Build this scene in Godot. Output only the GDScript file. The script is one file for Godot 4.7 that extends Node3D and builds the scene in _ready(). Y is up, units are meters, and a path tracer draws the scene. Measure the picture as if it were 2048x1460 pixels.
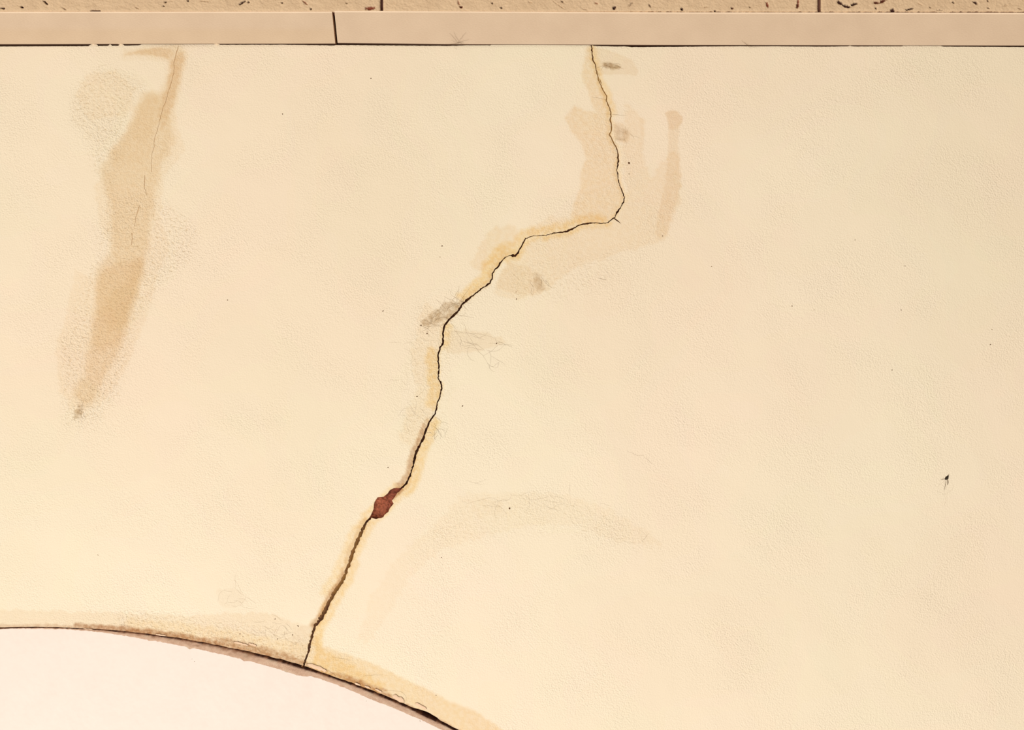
extends Node3D
# A cream plastered wall above an arch: a long crack with stains, a beige trim course and painted bricks on top.
# px, py below are places on the wall plane measured in units of S metres from the wall's own corner.

const S := 0.00025
const D := 0.45
const CY := 1.9
const AX := 72.0
const AY := 3075.0
const AR := 1820.0
const TX0 := -64.0
const TY0 := 56.0
const TWP := 2176.0
const THP := 1460.0
const TW := 2048
const TH := 1374

var noise_low := FastNoiseLite.new()
var noise_mid := FastNoiseLite.new()
var noise_edge := FastNoiseLite.new()
var rng := RandomNumberGenerator.new()
var crack_pts := PackedVector3Array()      # x, y, width
var crack_line := PackedVector3Array()     # subdivided centre line
var crack_x := PackedFloat32Array()        # centre x for every y
var near_crack := PackedFloat32Array()     # distance to the crack on a 4 px grid
var M := {}
var taken := {}


func _ready() -> void:
	# ---- camera, surroundings, light, exposure
	var cam := Camera3D.new()
	cam.name = "camera"
	cam.position = Vector3(0, CY, D)
	cam.fov = rad_to_deg(2.0 * atan(730.0 * S / D))
	cam.near = 0.01
	cam.far = 50.0
	add_child(cam)
	cam.make_current()
	var we := WorldEnvironment.new()
	we.name = "surroundings"
	var env := Environment.new()
	env.background_mode = Environment.BG_COLOR
	env.background_color = Color(1.0, 0.955, 0.895)
	env.background_energy_multiplier = 0.40
	env.tonemap_mode = Environment.TONE_MAPPER_LINEAR
	env.tonemap_exposure = 1.085
	env.sdfgi_enabled = true
	env.ssao_enabled = true
	env.ssil_enabled = true
	we.environment = env
	add_child(we)
	# big warm light added at the left, small cooler unseen one low for gradient
	for l in [["added_left_light", Vector2(1.8, 1.8), Color(1.0, 0.96, 0.905), 17.6, Vector3(-3.5, CY - 0.6, 4.6)], ["low_light", Vector2(0.35, 0.35), Color(0.93, 0.97, 1.0), 0.72, Vector3(-0.25, CY - 0.9, 0.8)]]:
		var lamp := AreaLight3D.new()
		lamp.name = l[0]
		lamp.area_size = l[1]
		lamp.light_color = l[2]
		lamp.light_energy = l[3]
		lamp.area_range = 12.0
		lamp.shadow_enabled = true
		add_child(lamp)
		lamp.look_at_from_position(l[4], Vector3(0, CY, 0), Vector3.UP)

	rng.seed = 77
	set_noise(noise_low, 11, 1.0 / 240.0, 2)
	set_noise(noise_mid, 12, 1.0 / 55.0, 2)
	set_noise(noise_edge, 13, 1.0 / 14.0, 3)
	prepare_crack()
	make_materials()
	# ---- the large structure
	build_wall()
	build_arch_panel()
	build_trim()
	build_bricks()
	# ---- small things
	build_flakes()
	build_lint()
	build_specks()
	build_insect()


func set_noise(n: FastNoiseLite, s: int, f: float, oct: int) -> void:
	n.seed = s
	n.noise_type = FastNoiseLite.TYPE_SIMPLEX_SMOOTH
	n.frequency = f
	n.fractal_type = FastNoiseLite.FRACTAL_FBM
	n.fractal_octaves = oct


# ------------------------------------------------------------------ helpers
func at(px: float, py: float, z := 0.0) -> Vector3:
	return Vector3((px - 1024.0) * S, CY + (730.0 - py) * S, z)


func plane_px(px: float, py: float, z: float) -> Vector2:        # a thing z metres proud of the wall is seen larger
	var k := (D - z) / D
	return Vector2(1024.0 + (px - 1024.0) * k, 730.0 + (py - 730.0) * k)


func numbered(called: String) -> String:
	var n: int = taken.get(called, 0)
	taken[called] = n + 1
	return called if n == 0 else "%s_%03d" % [called, n]


func tag(o: Node, label: String, category: String, group := "", kind := "") -> void:
	o.set_meta("label", label)
	o.set_meta("category", category)
	if group:
		o.set_meta("group", group)
	if kind:
		o.set_meta("kind", kind)


func thing(called: String, where := Vector3.ZERO) -> Node3D:
	var o := Node3D.new()
	o.name = numbered(called)
	add_child(o)
	o.position = where
	return o


func mesh_node(called: String, m: Mesh, parent: Node, mats: Array) -> MeshInstance3D:
	var o := MeshInstance3D.new()
	o.name = called
	o.mesh = m
	for i in mats.size():
		m.surface_set_material(i, mats[i])
	parent.add_child(o, true)
	return o


class Buf:
	var v := PackedVector3Array()
	var n := PackedVector3Array()
	var uv := PackedVector2Array()
	var c := PackedColorArray()
	var idx := PackedInt32Array()
	var tinted := false

	func add(p: Vector3, nn: Vector3, t := Vector2.ZERO, col := Color.WHITE) -> int:
		v.append(p)
		n.append(nn)
		uv.append(t)
		c.append(col)
		return v.size() - 1

	func tri(a: int, b: int, d: int) -> void:                     # wound clockwise as seen from the side of its normal
		var g := (v[b] - v[a]).cross(v[d] - v[a])
		if g.dot(n[a] + n[b] + n[d]) > 0.0:
			idx.append_array(PackedInt32Array([a, d, b]))
		else:
			idx.append_array(PackedInt32Array([a, b, d]))

	func quad(a: int, b: int, d: int, e: int) -> void:
		tri(a, b, d)
		tri(a, d, e)

	func commit(m: ArrayMesh) -> void:
		if idx.is_empty():
			return
		var arr := []
		arr.resize(Mesh.ARRAY_MAX)
		arr[Mesh.ARRAY_VERTEX] = v
		arr[Mesh.ARRAY_NORMAL] = n
		arr[Mesh.ARRAY_TEX_UV] = uv
		var tg := PackedFloat32Array()
		tg.resize(v.size() * 4)
		for i in v.size():
			tg[i * 4] = 1.0
			tg[i * 4 + 3] = 1.0
		arr[Mesh.ARRAY_TANGENT] = tg
		if tinted:
			arr[Mesh.ARRAY_COLOR] = c
		arr[Mesh.ARRAY_INDEX] = idx
		m.add_surface_from_arrays(Mesh.PRIMITIVE_TRIANGLES, arr)


func lin(r: int, g: int, b: int) -> Color:
	return Color8(r, g, b).srgb_to_linear()


func table(t: Array, x: float) -> float:                          # [[x, value], ...] joined by straight lines
	if x <= t[0][0]:
		return t[0][1]
	for i in range(1, t.size()):
		if x <= t[i][0]:
			var f: float = (x - t[i - 1][0]) / maxf(t[i][0] - t[i - 1][0], 0.0001)
			return lerpf(t[i - 1][1], t[i][1], f)
	return t[-1][1]


func poly(a: Array) -> PackedVector2Array:
	var p := PackedVector2Array()
	for i in range(0, a.size(), 2):
		p.append(Vector2(a[i], a[i + 1]))
	return p


func ragged(p: PackedVector2Array, amount: float, step := 6.0, closed := true) -> PackedVector2Array:
	var out := PackedVector2Array()
	var n := p.size()
	for i in (n if closed else n - 1):
		var a := p[i]
		var b := p[(i + 1) % n]
		var k := maxi(1, int(a.distance_to(b) / step))
		for j in k:
			var q := a.lerp(b, float(j) / k)
			out.append(q + Vector2(noise_edge.get_noise_2d(q.x * 1.3 + 500.0, q.y * 1.3), noise_edge.get_noise_2d(q.x * 1.3, q.y * 1.3 + 900.0)) * amount * 2.0)
	if not closed:
		out.append(p[n - 1])
	return out


func arc_y(x: float, r: float) -> float:
	return AY - sqrt(maxf(r * r - (x - AX) * (x - AX), 0.0))


func arc_point(a: float, r: float) -> Vector2:
	return Vector2(AX + sin(a) * r, AY - cos(a) * r)


func arc_angle(x: float) -> float:
	return asin(clampf((x - AX) / AR, -1.0, 1.0))


# ------------------------------------------------------------------ the crack
func prepare_crack() -> void:
	var a := [
		1182.7, 84, 3.5, 1184.9, 110, 3.5, 1186.3, 121, 3, 1191, 131, 2.4, 1193.7, 143, 2.4, 1197.8, 162, 2.4, 1204.7, 177, 2.4, 1212.9, 192, 2.2, 1212.5, 202, 2.4, 1219.7, 217, 2.4, 1221.9, 229, 3, 1221, 239, 3.2,
		1223, 250, 3.2, 1222.5, 261, 3, 1219, 269, 3, 1223.8, 278.6, 3, 1230.7, 291, 2.8, 1235.6, 304.7, 4, 1236.7, 315.6, 5, 1236.2, 326.6, 4, 1234.2, 340, 2.6, 1236.2, 354, 3, 1238.9, 367.7, 2, 1243.8, 381, 2.6,
		1249, 395, 2.8, 1247, 404.7, 3, 1240.3, 415.6, 2.4, 1233.4, 425, 4.5, 1229.5, 435, 2.5, 1222, 439, 2.2, 1216.8, 445, 2.6, 1204, 446.8, 2, 1192, 445.8, 2.6, 1181.6, 446.2, 4, 1162.5, 448.5, 3.6, 1154, 452.6, 3,
		1147.9, 456.5, 4, 1137, 461, 5, 1131, 463.5, 4.6, 1109.5, 466, 2.6, 1092, 470.4, 1.8, 1067, 471.6, 1.5, 1051, 477, 2.6, 1044.8, 488.8, 3, 1039.4, 499.5, 3.4, 1031, 511, 5.5, 1025, 511, 7, 1021, 510.5, 2.2, 1016.8, 511.5, 1.6,
		1008, 516.7, 2.2, 1000, 526.3, 4, 996.4, 534, 5, 989, 540, 3, 984.6, 546.8, 3, 983.5, 557.5, 4, 980.3, 566, 6, 969.6, 572.8, 3.2, 956.7, 582, 3.2, 946, 591, 4, 935, 599, 6, 924.5, 609, 4.5, 917.5, 620, 5.5,
		907, 631.6, 5.5, 898, 639.5, 5, 889.5, 650, 6, 886.4, 660, 4.6, 886, 674, 4.4, 886.4, 685, 4.6, 880.4, 695, 4.4, 876.5, 709, 4, 876.5, 723, 3.8, 878, 737, 4, 876.5, 755.7, 3, 882, 767, 4.4, 883.4, 776.6, 4,
		880, 793, 3.2, 875, 807, 3.2, 873, 816, 4.6, 870.6, 826.7, 3.2, 862.5, 838, 4.2, 855.5, 851, 4.4, 851, 862, 5, 846.7, 876.5, 6, 839, 891, 5, 833, 903, 7, 829.5, 914, 6, 826, 932, 3.4, 818.8, 954.5, 4.5,
		811, 969, 6, 801, 978, 5, 780, 996, 3, 760, 1020, 3, 743, 1033, 4, 732.5, 1045, 6, 726, 1057, 6.5, 720, 1071.7, 7, 712, 1088, 7.5, 704, 1108.7, 7, 699.6, 1125, 6, 694.5, 1136, 6.5, 691, 1148, 6,
		683.5, 1164, 8, 671.5, 1181, 8, 661, 1199, 7, 652, 1217.7, 8, 642.8, 1236, 8.5, 630.4, 1251, 6.5, 625.3, 1267, 5, 620, 1285.5, 5, 617, 1304, 4.5, 611, 1318.4, 4, 606, 1336, 4,
	]
	for i in range(0, a.size(), 3):
		crack_pts.append(Vector3(a[i], a[i + 1], a[i + 2]))
	for i in crack_pts.size() - 1:
		var p := crack_pts[i]
		var q := crack_pts[i + 1]
		var k := maxi(1, int(Vector2(p.x, p.y).distance_to(Vector2(q.x, q.y)) / 3.0))
		for j in k:
			var r := p.lerp(q, float(j) / k)
			var wob := noise_edge.get_noise_2d(r.x * 3.0, r.y * 3.0)
			r.x += wob * 1.6
			r.y += noise_edge.get_noise_2d(r.x * 3.0 + 77.0, r.y * 3.0) * 1.2
			r.z *= 1.0 + 0.7 * noise_edge.get_noise_2d(r.x * 2.0, r.y * 2.0 + 300.0)
			crack_line.append(r)
	crack_line.append(crack_pts[-1])
	crack_x.resize(3000)
	var y0 := 0
	for r in crack_line:
		while y0 <= int(r.y):
			crack_x[y0] = r.x
			y0 += 1
	while y0 < 3000:
		crack_x[y0] = 606.0
		y0 += 1
	# distance grid
	near_crack.resize(546 * 368)
	near_crack.fill(99.0)
	for r in crack_line:
		var cx := int((r.x - TX0) / 4.0)
		var cy := int((r.y - TY0) / 4.0)
		for gy in range(maxi(0, cy - 9), mini(368, cy + 10)):
			for gx in range(maxi(0, cx - 9), mini(546, cx + 10)):
				var d := Vector2(TX0 + gx * 4.0 - r.x, TY0 + gy * 4.0 - r.y).length() - r.z * 0.5
				if d < near_crack[gy * 546 + gx]:
					near_crack[gy * 546 + gx] = maxf(d, 0.0)


func crack_distance(px: float, py: float) -> float:
	var fx := (px - TX0) / 4.0
	var fy := (py - TY0) / 4.0
	if fx < 0.0 or fy < 0.0 or fx > 543.0 or fy > 365.0:
		return 99.0
	var ix := int(fx)
	var iy := int(fy)
	var k := iy * 546 + ix
	var u := fx - ix
	var w := fy - iy
	return lerpf(lerpf(near_crack[k], near_crack[k + 1], u), lerpf(near_crack[k + 546], near_crack[k + 547], u), w)


func crack_outlines() -> Array:
	var left := PackedVector2Array()
	var right := PackedVector2Array()
	var n := crack_line.size()
	for i in n:
		var a := crack_line[maxi(0, i - 1)]
		var b := crack_line[mini(n - 1, i + 1)]
		var t := Vector2(b.x - a.x, b.y - a.y).normalized()
		var o := Vector2(-t.y, t.x) * crack_line[i].z * (0.37 + 0.09 * smoothstep(1030.0, 1080.0, crack_line[i].y))
		var c := Vector2(crack_line[i].x, crack_line[i].y)
		left.append(c + o)
		right.append(c - o)
	right.reverse()
	left.append_array(right)
	var got: Array = Geometry2D.merge_polygons(left, patch_outline())
	var all := []
	var branch := ragged(poly([1226, 436.4, 1230, 436.5, 1236, 441, 1243, 448.5, 1234.5, 442.5, 1229, 438.8]), 0.2, 3.0)
	for g in got:
		if Geometry2D.is_polygon_clockwise(g) or absf(area(g)) < 4.0:
			continue
		var m: Array = Geometry2D.merge_polygons(g, branch)
		var biggest: PackedVector2Array = m[0]
		for q in m:
			if absf(area(q)) > absf(area(biggest)):
				biggest = q
		all.append(biggest)
	return all


func area(p: PackedVector2Array) -> float:
	var s := 0.0
	for i in p.size():
		s += p[i].cross(p[(i + 1) % p.size()])
	return s * 0.5


func patch_outline() -> PackedVector2Array:
	return ragged(poly([779.8, 980, 788, 976, 802, 976, 795, 984, 788.4, 995.6, 784, 1001.8, 787.5, 1008, 780, 1016, 776.7, 1024, 769.5, 1029.6, 767, 1034.7, 757, 1036.8, 752, 1038.5, 739.5, 1034.5, 746.9, 1018, 749, 1004, 755, 994.6, 767.4, 993.5, 775, 987]), 0.5, 4.0)


# ------------------------------------------------------------------ materials
func plain(c: Color, rough := 0.85) -> StandardMaterial3D:
	var m := StandardMaterial3D.new()
	m.albedo_color = c
	m.roughness = rough
	m.metallic_specular = 0.35
	m.cull_mode = BaseMaterial3D.CULL_DISABLED
	return m


func byte_noise(s: int, f: float, oct: int, w: int, h: int, seamless := false, sx := 1.0) -> PackedByteArray:
	var n := FastNoiseLite.new()
	set_noise(n, s, f, oct)
	var im: Image
	if sx != 1.0:
		im = n.get_image(int(w / sx), h, false, false, false)
		im.resize(w, h, Image.INTERPOLATE_CUBIC)
	elif seamless:
		im = n.get_seamless_image(w, h, false, false, 0.2, false)
	else:
		im = n.get_image(w, h, false, false, false)
	im.convert(Image.FORMAT_L8)
	return im.get_data()


func relief(heights: PackedFloat32Array, w: int, h: int, strength: float) -> ImageTexture:
	var im := Image.create_from_data(w, h, false, Image.FORMAT_RF, heights.to_byte_array())
	im.bump_map_to_normal_map(strength)
	im.convert(Image.FORMAT_RGB8)
	return ImageTexture.create_from_image(im)


func tile_material(base: Color, s: int, speckle: float, bump: float, rough: float, fine := 0.18, across := 1.0) -> StandardMaterial3D:
	var w := 512
	var a := byte_noise(s, fine, 2, w, w, across == 1.0, across)
	var b := byte_noise(s + 1, 0.012, 3, w, w, true)
	var data := PackedByteArray()
	data.resize(w * w * 3)
	var hts := PackedFloat32Array()
	hts.resize(w * w)
	for i in w * w:
		var f: float = (a[i] - 127) / 127.0
		var g: float = (b[i] - 127) / 127.0
		var k := 1.0 + speckle * (0.5 * f + 0.6 * g)
		data[i * 3] = clampi(int(base.r8 * k), 0, 255)
		data[i * 3 + 1] = clampi(int(base.g8 * (k + speckle * 0.12 * g)), 0, 255)
		data[i * 3 + 2] = clampi(int(base.b8 * (k + speckle * 0.2 * g)), 0, 255)
		hts[i] = f + g
	var m := StandardMaterial3D.new()
	m.albedo_texture = ImageTexture.create_from_image(Image.create_from_data(w, w, false, Image.FORMAT_RGB8, data))
	m.normal_enabled = true
	m.normal_texture = relief(hts, w, w, bump)
	m.roughness = rough
	m.metallic_specular = 0.35
	m.cull_mode = BaseMaterial3D.CULL_DISABLED
	return m


func make_materials() -> void:
	M.wall = wall_material()
	M.wall_far = tile_material(Color8(233, 216, 190), 31, 0.012, 0.3, 0.8)
	M.panel = tile_material(Color8(233, 216, 204), 41, 0.012, 0.12, 0.8, 0.06)
	M.raw = plain(Color8(172, 128, 92))
	M.raw_pink = tile_material(Color8(250, 214, 189), 51, 0.14, 0.8, 0.9)
	M.bed = plain(Color.WHITE)
	M.bed.vertex_color_use_as_albedo = true
	M.substrate = plain(Color8(70, 38, 26), 0.95)
	M.raw_pink.vertex_color_use_as_albedo = true
	M.trim = tile_material(Color8(240, 213, 184), 61, 0.03, 0.10, 0.75, 0.33, 1.4)
	M.trim.vertex_color_use_as_albedo = true
	M.brick = tile_material(Color8(250, 250, 250), 71, 0.05, 0.5, 0.85, 0.14)
	M.brick.vertex_color_use_as_albedo = true
	M.mortar = plain(Color8(112, 74, 60), 0.95)
	M.red_brick = tile_material(Color8(152, 88, 64), 81, 0.40, 1.6, 0.95, 0.09)
	M.red_brick.vertex_color_use_as_albedo = true
	M.flake = plain(Color8(222, 188, 156), 0.6)
	M.hair = plain(Color8(96, 64, 34), 0.9)
	M.dust = plain(Color8(132, 104, 70), 0.95)
	M.speck = plain(Color8(92, 58, 30), 0.9)
	M.black = plain(Color8(44, 32, 20), 0.7)


# ---- stains: polygons in wall px, filled with a strength into a layer, softened, then multiplied into the paint
func layer_new() -> Image:
	return Image.create_empty(TW, TH, false, Image.FORMAT_L8)


func fill(im: Image, p: PackedVector2Array, value: float) -> void:
	var k := TW / TWP
	var q := PackedVector2Array()
	var lo := 1e9
	var hi := -1e9
	for v in p:
		var t := Vector2((v.x - TX0) * k, (v.y - TY0) * k)
		q.append(t)
		lo = minf(lo, t.y)
		hi = maxf(hi, t.y)
	var c := Color(value, value, value)
	var n := q.size()
	for y in range(maxi(0, int(floor(lo))), mini(TH, int(ceil(hi)) + 1)):
		var yc := y + 0.5
		var cross := PackedFloat32Array()
		for i in n:
			var a := q[i]
			var b := q[(i + 1) % n]
			if (a.y <= yc) != (b.y <= yc):
				cross.append(a.x + (yc - a.y) / (b.y - a.y) * (b.x - a.x))
		cross.sort()
		for i in range(0, cross.size() - 1, 2):
			var x0 := int(round(cross[i]))
			var x1 := int(round(cross[i + 1]))
			if x1 > x0:
				im.fill_rect(Rect2i(x0, y, x1 - x0, 1), c)


func soften(im: Image, by: int) -> void:
	im.resize(TW / by, TH / by, Image.INTERPOLATE_LANCZOS)
	im.resize(TW, TH, Image.INTERPOLATE_CUBIC)


func ribbon(pts: PackedVector2Array, w0: float, w1: float, off := 0.0, rag := 1.0) -> PackedVector2Array:
	var l := PackedVector2Array()
	var r := PackedVector2Array()
	var n := pts.size()
	for i in n:
		var t := (pts[mini(n - 1, i + 1)] - pts[maxi(0, i - 1)]).normalized()
		var o := Vector2(-t.y, t.x)
		var w := lerpf(w0, w1, float(i) / (n - 1)) * 0.5
		l.append(pts[i] + o * (off + w))
		r.append(pts[i] + o * (off - w))
	r.reverse()
	l.append_array(r)
	return ragged(l, rag, 5.0)


func crack_part(y0: float, y1: float) -> PackedVector2Array:
	var p := PackedVector2Array()
	for r in crack_line:
		if r.y >= y0 and r.y <= y1:
			p.append(Vector2(r.x, r.y))
	return p


func arc_band(x0: float, x1: float, up0: float, up1: float, rag := 1.5, low := -4.0) -> PackedVector2Array:
	var p := PackedVector2Array()
	var k := 24
	for i in k + 1:
		var f := float(i) / k
		p.append(arc_point(arc_angle(lerpf(x0, x1, f)), AR + lerpf(up0, up1, f)))
	for i in k + 1:
		var f := 1.0 - float(i) / k
		p.append(arc_point(arc_angle(lerpf(x0, x1, f)), AR + low))
	return ragged(p, rag, 6.0)


func left_stain() -> PackedVector2Array:
	return poly([235, 111.6, 261, 101.6, 284, 96, 356, 90, 369, 97, 370.5, 112, 366, 132, 360, 155, 356, 183, 345, 218, 343, 250, 349, 281, 339, 310, 322, 330, 318, 356, 312, 385, 306, 425, 299, 468, 299, 490, 290, 512, 286.8, 544,
		274, 581, 258, 645, 252, 667, 236, 708, 217, 739, 199, 771, 193, 796, 178, 812, 160, 808, 145, 786, 152, 770, 167, 755, 173, 714, 180, 673, 188, 629, 191, 578, 192, 541, 212, 516, 224, 500, 221, 454, 222, 420, 214, 391, 204, 356, 198, 336, 216, 316, 241, 293,
		252, 264, 267, 235, 270, 201, 284, 186.5, 307, 181, 318, 192, 330, 166, 339, 138, 340, 124, 318, 116, 272, 112])


func shaft_stain() -> PackedVector2Array:
	return poly([1172, 92, 1180, 92, 1184, 110, 1190, 131, 1197, 162, 1212, 192, 1222, 229, 1222, 260, 1224, 280, 1237, 315, 1235, 340, 1249, 395, 1240, 416, 1229, 437, 1200, 446, 1160, 447, 1140, 436, 1150, 403, 1160, 376, 1162, 343, 1173, 313, 1162, 288, 1143, 262, 1130, 236, 1148, 210, 1168, 222, 1192, 224, 1181, 198, 1175, 176, 1163, 156, 1169, 113])


func right_stain() -> PackedVector2Array:
	return poly([1331, 226, 1336, 221, 1350, 220, 1366, 234, 1367, 240, 1359, 256, 1357, 290, 1361, 326, 1362, 370, 1358, 395, 1344, 425, 1334, 465, 1322, 480, 1312, 470, 1318, 420, 1326, 390, 1335, 330, 1336, 256])


func arch_stain() -> PackedVector2Array:
	var p := poly([632, 1262, 640, 1290, 662, 1298, 701, 1311, 755, 1331, 804, 1356, 845, 1374, 896, 1401, 948, 1421, 989, 1448, 1010, 1464])
	for i in 20:
		p.append(arc_point(arc_angle(lerpf(935, 612, i / 19.0)), AR + 3.0))
	return p


func tan_stain() -> PackedVector2Array:
	return poly([893, 672, 905, 662, 940, 660, 975, 666, 1002, 676, 1015, 686, 990, 694, 955, 702, 930, 706, 893, 708])


func wall_material() -> StandardMaterial3D:
	var ochre := layer_new()
	var pink := layer_new()
	var soft := layer_new()
	var orange := layer_new()
	var gray := layer_new()
	var dark := layer_new()
	var wrinkle := layer_new()
	# the long stain on the left
	fill(pink, ragged(poly([150, 190, 175, 150, 230, 140, 270, 180, 262, 230, 240, 280, 215, 300, 225, 330, 190, 370, 200, 450, 230, 520, 190, 560, 150, 540, 130, 640, 110, 700, 120, 780, 150, 830, 200, 810, 250, 745, 290, 640, 320, 540, 340, 490, 320, 430, 330, 350, 370, 300, 350, 230, 375, 110, 340, 100, 330, 180, 250, 230, 180, 240]), 4.0), 0.26)
	fill(soft, ragged(left_stain(), 2.0), 0.50)
	fill(soft, ragged(poly([284, 190, 310, 184, 322, 196, 312, 240, 302, 280, 268, 290, 256, 262, 270, 236, 272, 204]), 3.0), 0.72)
	fill(ochre, ragged(poly([340, 124, 368, 100, 366, 130, 345, 215, 325, 262, 316, 230, 330, 180, 341, 140]), 2.0), 0.40)
	fill(ochre, ragged(poly([262, 104, 284, 99, 340, 95, 338, 118, 318, 112, 275, 109, 245, 110]), 1.5), 0.45)
	fill(soft, ragged(poly([215, 535, 250, 522, 284, 530, 278, 575, 258, 640, 240, 690, 205, 700, 185, 690, 192, 620, 196, 560]), 4.0), 0.78)
	fill(soft, ragged(poly([225, 580, 272, 560, 268, 590, 246, 650, 215, 660, 205, 620]), 3.0), 1.0)
	fill(soft, ragged(poly([262, 520, 290, 515, 284, 548, 274, 585, 258, 580, 256, 545]), 3.0), 0.92)
	fill(soft, ragged(poly([240, 270, 300, 282, 290, 330, 235, 330, 215, 318]), 3.0), 0.62)
	fill(gray, ragged(poly([146, 836, 150, 822, 160, 808, 168, 812, 164, 828, 154, 838]), 2.0), 0.55)
	fill(soft, ragged(poly([165, 180, 200, 150, 250, 165, 262, 200, 240, 235, 225, 260, 195, 255, 165, 225]), 9.0), 0.13)
	fill(soft, ragged(poly([150, 180, 200, 140, 285, 160, 280, 205, 250, 250, 235, 300, 190, 300, 150, 240]), 9.0), 0.07)
	fill(wrinkle, poly([150, 170, 200, 130, 270, 150, 300, 175, 250, 220, 250, 280, 190, 300, 140, 230]), 0.75)
	fill(wrinkle, poly([180, 300, 250, 290, 240, 350, 215, 400, 190, 350]), 0.8)
	fill(wrinkle, poly([200, 380, 330, 400, 400, 460, 380, 520, 320, 570, 285, 640, 250, 740, 240, 790, 190, 860, 130, 850, 120, 700, 150, 600, 200, 500]), 0.8)
	# round the main crack
	fill(pink, ragged(shaft_stain(), 2.0), 0.66)
	fill(pink, ragged(poly([1250, 200, 1290, 240, 1284, 300, 1300, 360, 1345, 300, 1364, 330, 1360, 400, 1330, 480, 1260, 500, 1200, 520, 1140, 540, 1090, 585, 1030, 600, 985, 585, 1015, 520, 1060, 480, 1150, 462, 1230, 445, 1255, 395, 1245, 320]), 5.0), 0.36)
	fill(pink, ragged(poly([1045, 470, 1100, 430, 1160, 440, 1120, 460]), 4.0), 0.35)
	fill(pink, ragged(poly([960, 490, 985, 455, 1030, 450, 1040, 480, 1000, 515, 960, 545, 940, 530]), 4.0), 0.45)
	fill(ochre, ragged(right_stain(), 2.0), 0.30)
	fill(ochre, ragged(poly([1331, 226, 1336, 221, 1350, 220, 1366, 234, 1366, 240, 1354, 258, 1338, 258]), 2.0), 0.58)
	fill(ochre, ragged(poly([1184, 92, 1220, 100, 1262, 118, 1276, 140, 1272, 152, 1240, 148, 1200, 150, 1190, 128]), 2.0), 0.28)
	fill(ochre, ragged(poly([1280, 240, 1287, 238, 1289, 300, 1282, 306]), 1.5), 0.12)
	fill(gray, ragged(poly([1203, 128, 1215, 124, 1236, 130, 1242, 136, 1225, 139, 1212, 135]), 1.5), 0.85)
	fill(ochre, ragged(poly([1228, 246, 1245, 248, 1260, 262, 1256, 285, 1240, 284, 1228, 275]), 2.0), 0.34)
	fill(gray, ragged(poly([1230, 250, 1250, 256, 1256, 275, 1244, 284, 1232, 278]), 2.0), 0.26)
	fill(ochre, ragged(tan_stain(), 3.0), 0.26)
	fill(ochre, ragged(poly([1015, 524, 1053, 532, 1092, 572, 1080, 590, 1040, 588, 993, 579, 1000, 545]), 3.0), 0.24)
	fill(gray, ragged(poly([1068, 546, 1080, 548, 1086, 575, 1094, 578, 1076, 582, 1070, 568]), 2.0), 0.42)
	fill(gray, ragged(poly([926, 600, 915, 620, 900, 636, 884, 645, 850, 652, 845, 642, 865, 622, 895, 606]), 4.0), 0.5)
	fill(orange, ribbon(crack_part(90, 235), 13, 20, -2), 0.62)
	fill(orange, ribbon(crack_part(235, 440), 15, 12, 0), 0.34)
	fill(orange, ribbon(crack_part(440, 520), 26, 30, 4, 3.0), 0.66)
	fill(orange, ribbon(crack_part(505, 606), 30, 20, 12, 3.0), 0.78)
	fill(orange, ribbon(crack_part(640, 700), 22, 14, -6, 2.0), 0.55)
	fill(orange, ribbon(crack_part(700, 826), 26, 24, 11, 2.0), 0.7)
	fill(orange, ribbon(crack_part(830, 980), 20, 26, -9, 2.0), 0.72)
	fill(orange, ribbon(crack_part(975, 1150), 36, 30, 0, 3.0), 0.6)
	fill(orange, ribbon(crack_part(1120, 1320), 18, 22, -9, 2.0), 0.62)
	fill(ochre, ribbon(crack_part(1040, 1325), 15, 17, 3, 2.5), 0.62)
	fill(ochre, ribbon(crack_part(840, 985), 13, 22, 4, 2.5), 0.55)
	fill(ochre, ribbon(crack_part(500, 640), 10, 14, 3, 2.5), 0.35)
	fill(orange, ribbon(crack_part(1060, 1200), 20, 30, 12, 3.0), 0.45)
	fill(pink, ribbon(crack_part(640, 900), 60, 40, 24, 5.0), 0.3)
	fill(dark, ribbon(crack_part(850, 980), 7, 12, 6, 2.0), 0.22)
	fill(dark, ribbon(crack_part(1140, 1300), 9, 8, 4, 1.5), 0.24)
	fill(dark, ribbon(crack_part(975, 1000), 12, 18, 0, 1.5), 0.38)
	# faint smears on the lower middle
	fill(pink, ragged(poly([860, 1060, 930, 985, 1020, 985, 1130, 990, 1210, 1015, 1300, 1065, 1325, 1090, 1240, 1085, 1150, 1050, 1060, 1050, 960, 1075, 880, 1100, 815, 1160, 770, 1235, 735, 1290, 715, 1280, 740, 1200, 790, 1120]), 6.0), 0.18)
	fill(ochre, ragged(poly([930, 1000, 1000, 1000, 1020, 1030, 960, 1035]), 6.0), 0.10)
	fill(wrinkle, poly([860, 1080, 930, 990, 1080, 985, 1200, 1010, 1320, 1080, 1320, 1110, 1200, 1080, 1060, 1060, 940, 1085]), 0.30)
	fill(wrinkle, poly([1020, 540, 1090, 520, 1240, 500, 1230, 560, 1130, 600, 1030, 600]), 0.45)
	fill(wrinkle, ribbon(crack_part(640, 900), 90, 60, 20, 6.0), 0.4)
	# above the arch
	fill(ochre, ragged(arch_stain(), 2.0), 0.30)
	fill(orange, ragged(arch_stain(), 2.0), 0.35)
	fill(orange, arc_band(608, 760, 50, 24, 3.0), 0.85)
	fill(orange, ragged(poly([628, 1290, 638, 1235, 650, 1200, 656, 1204, 646, 1250, 644, 1290, 640, 1320, 618, 1332]), 2.0), 0.95)
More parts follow.
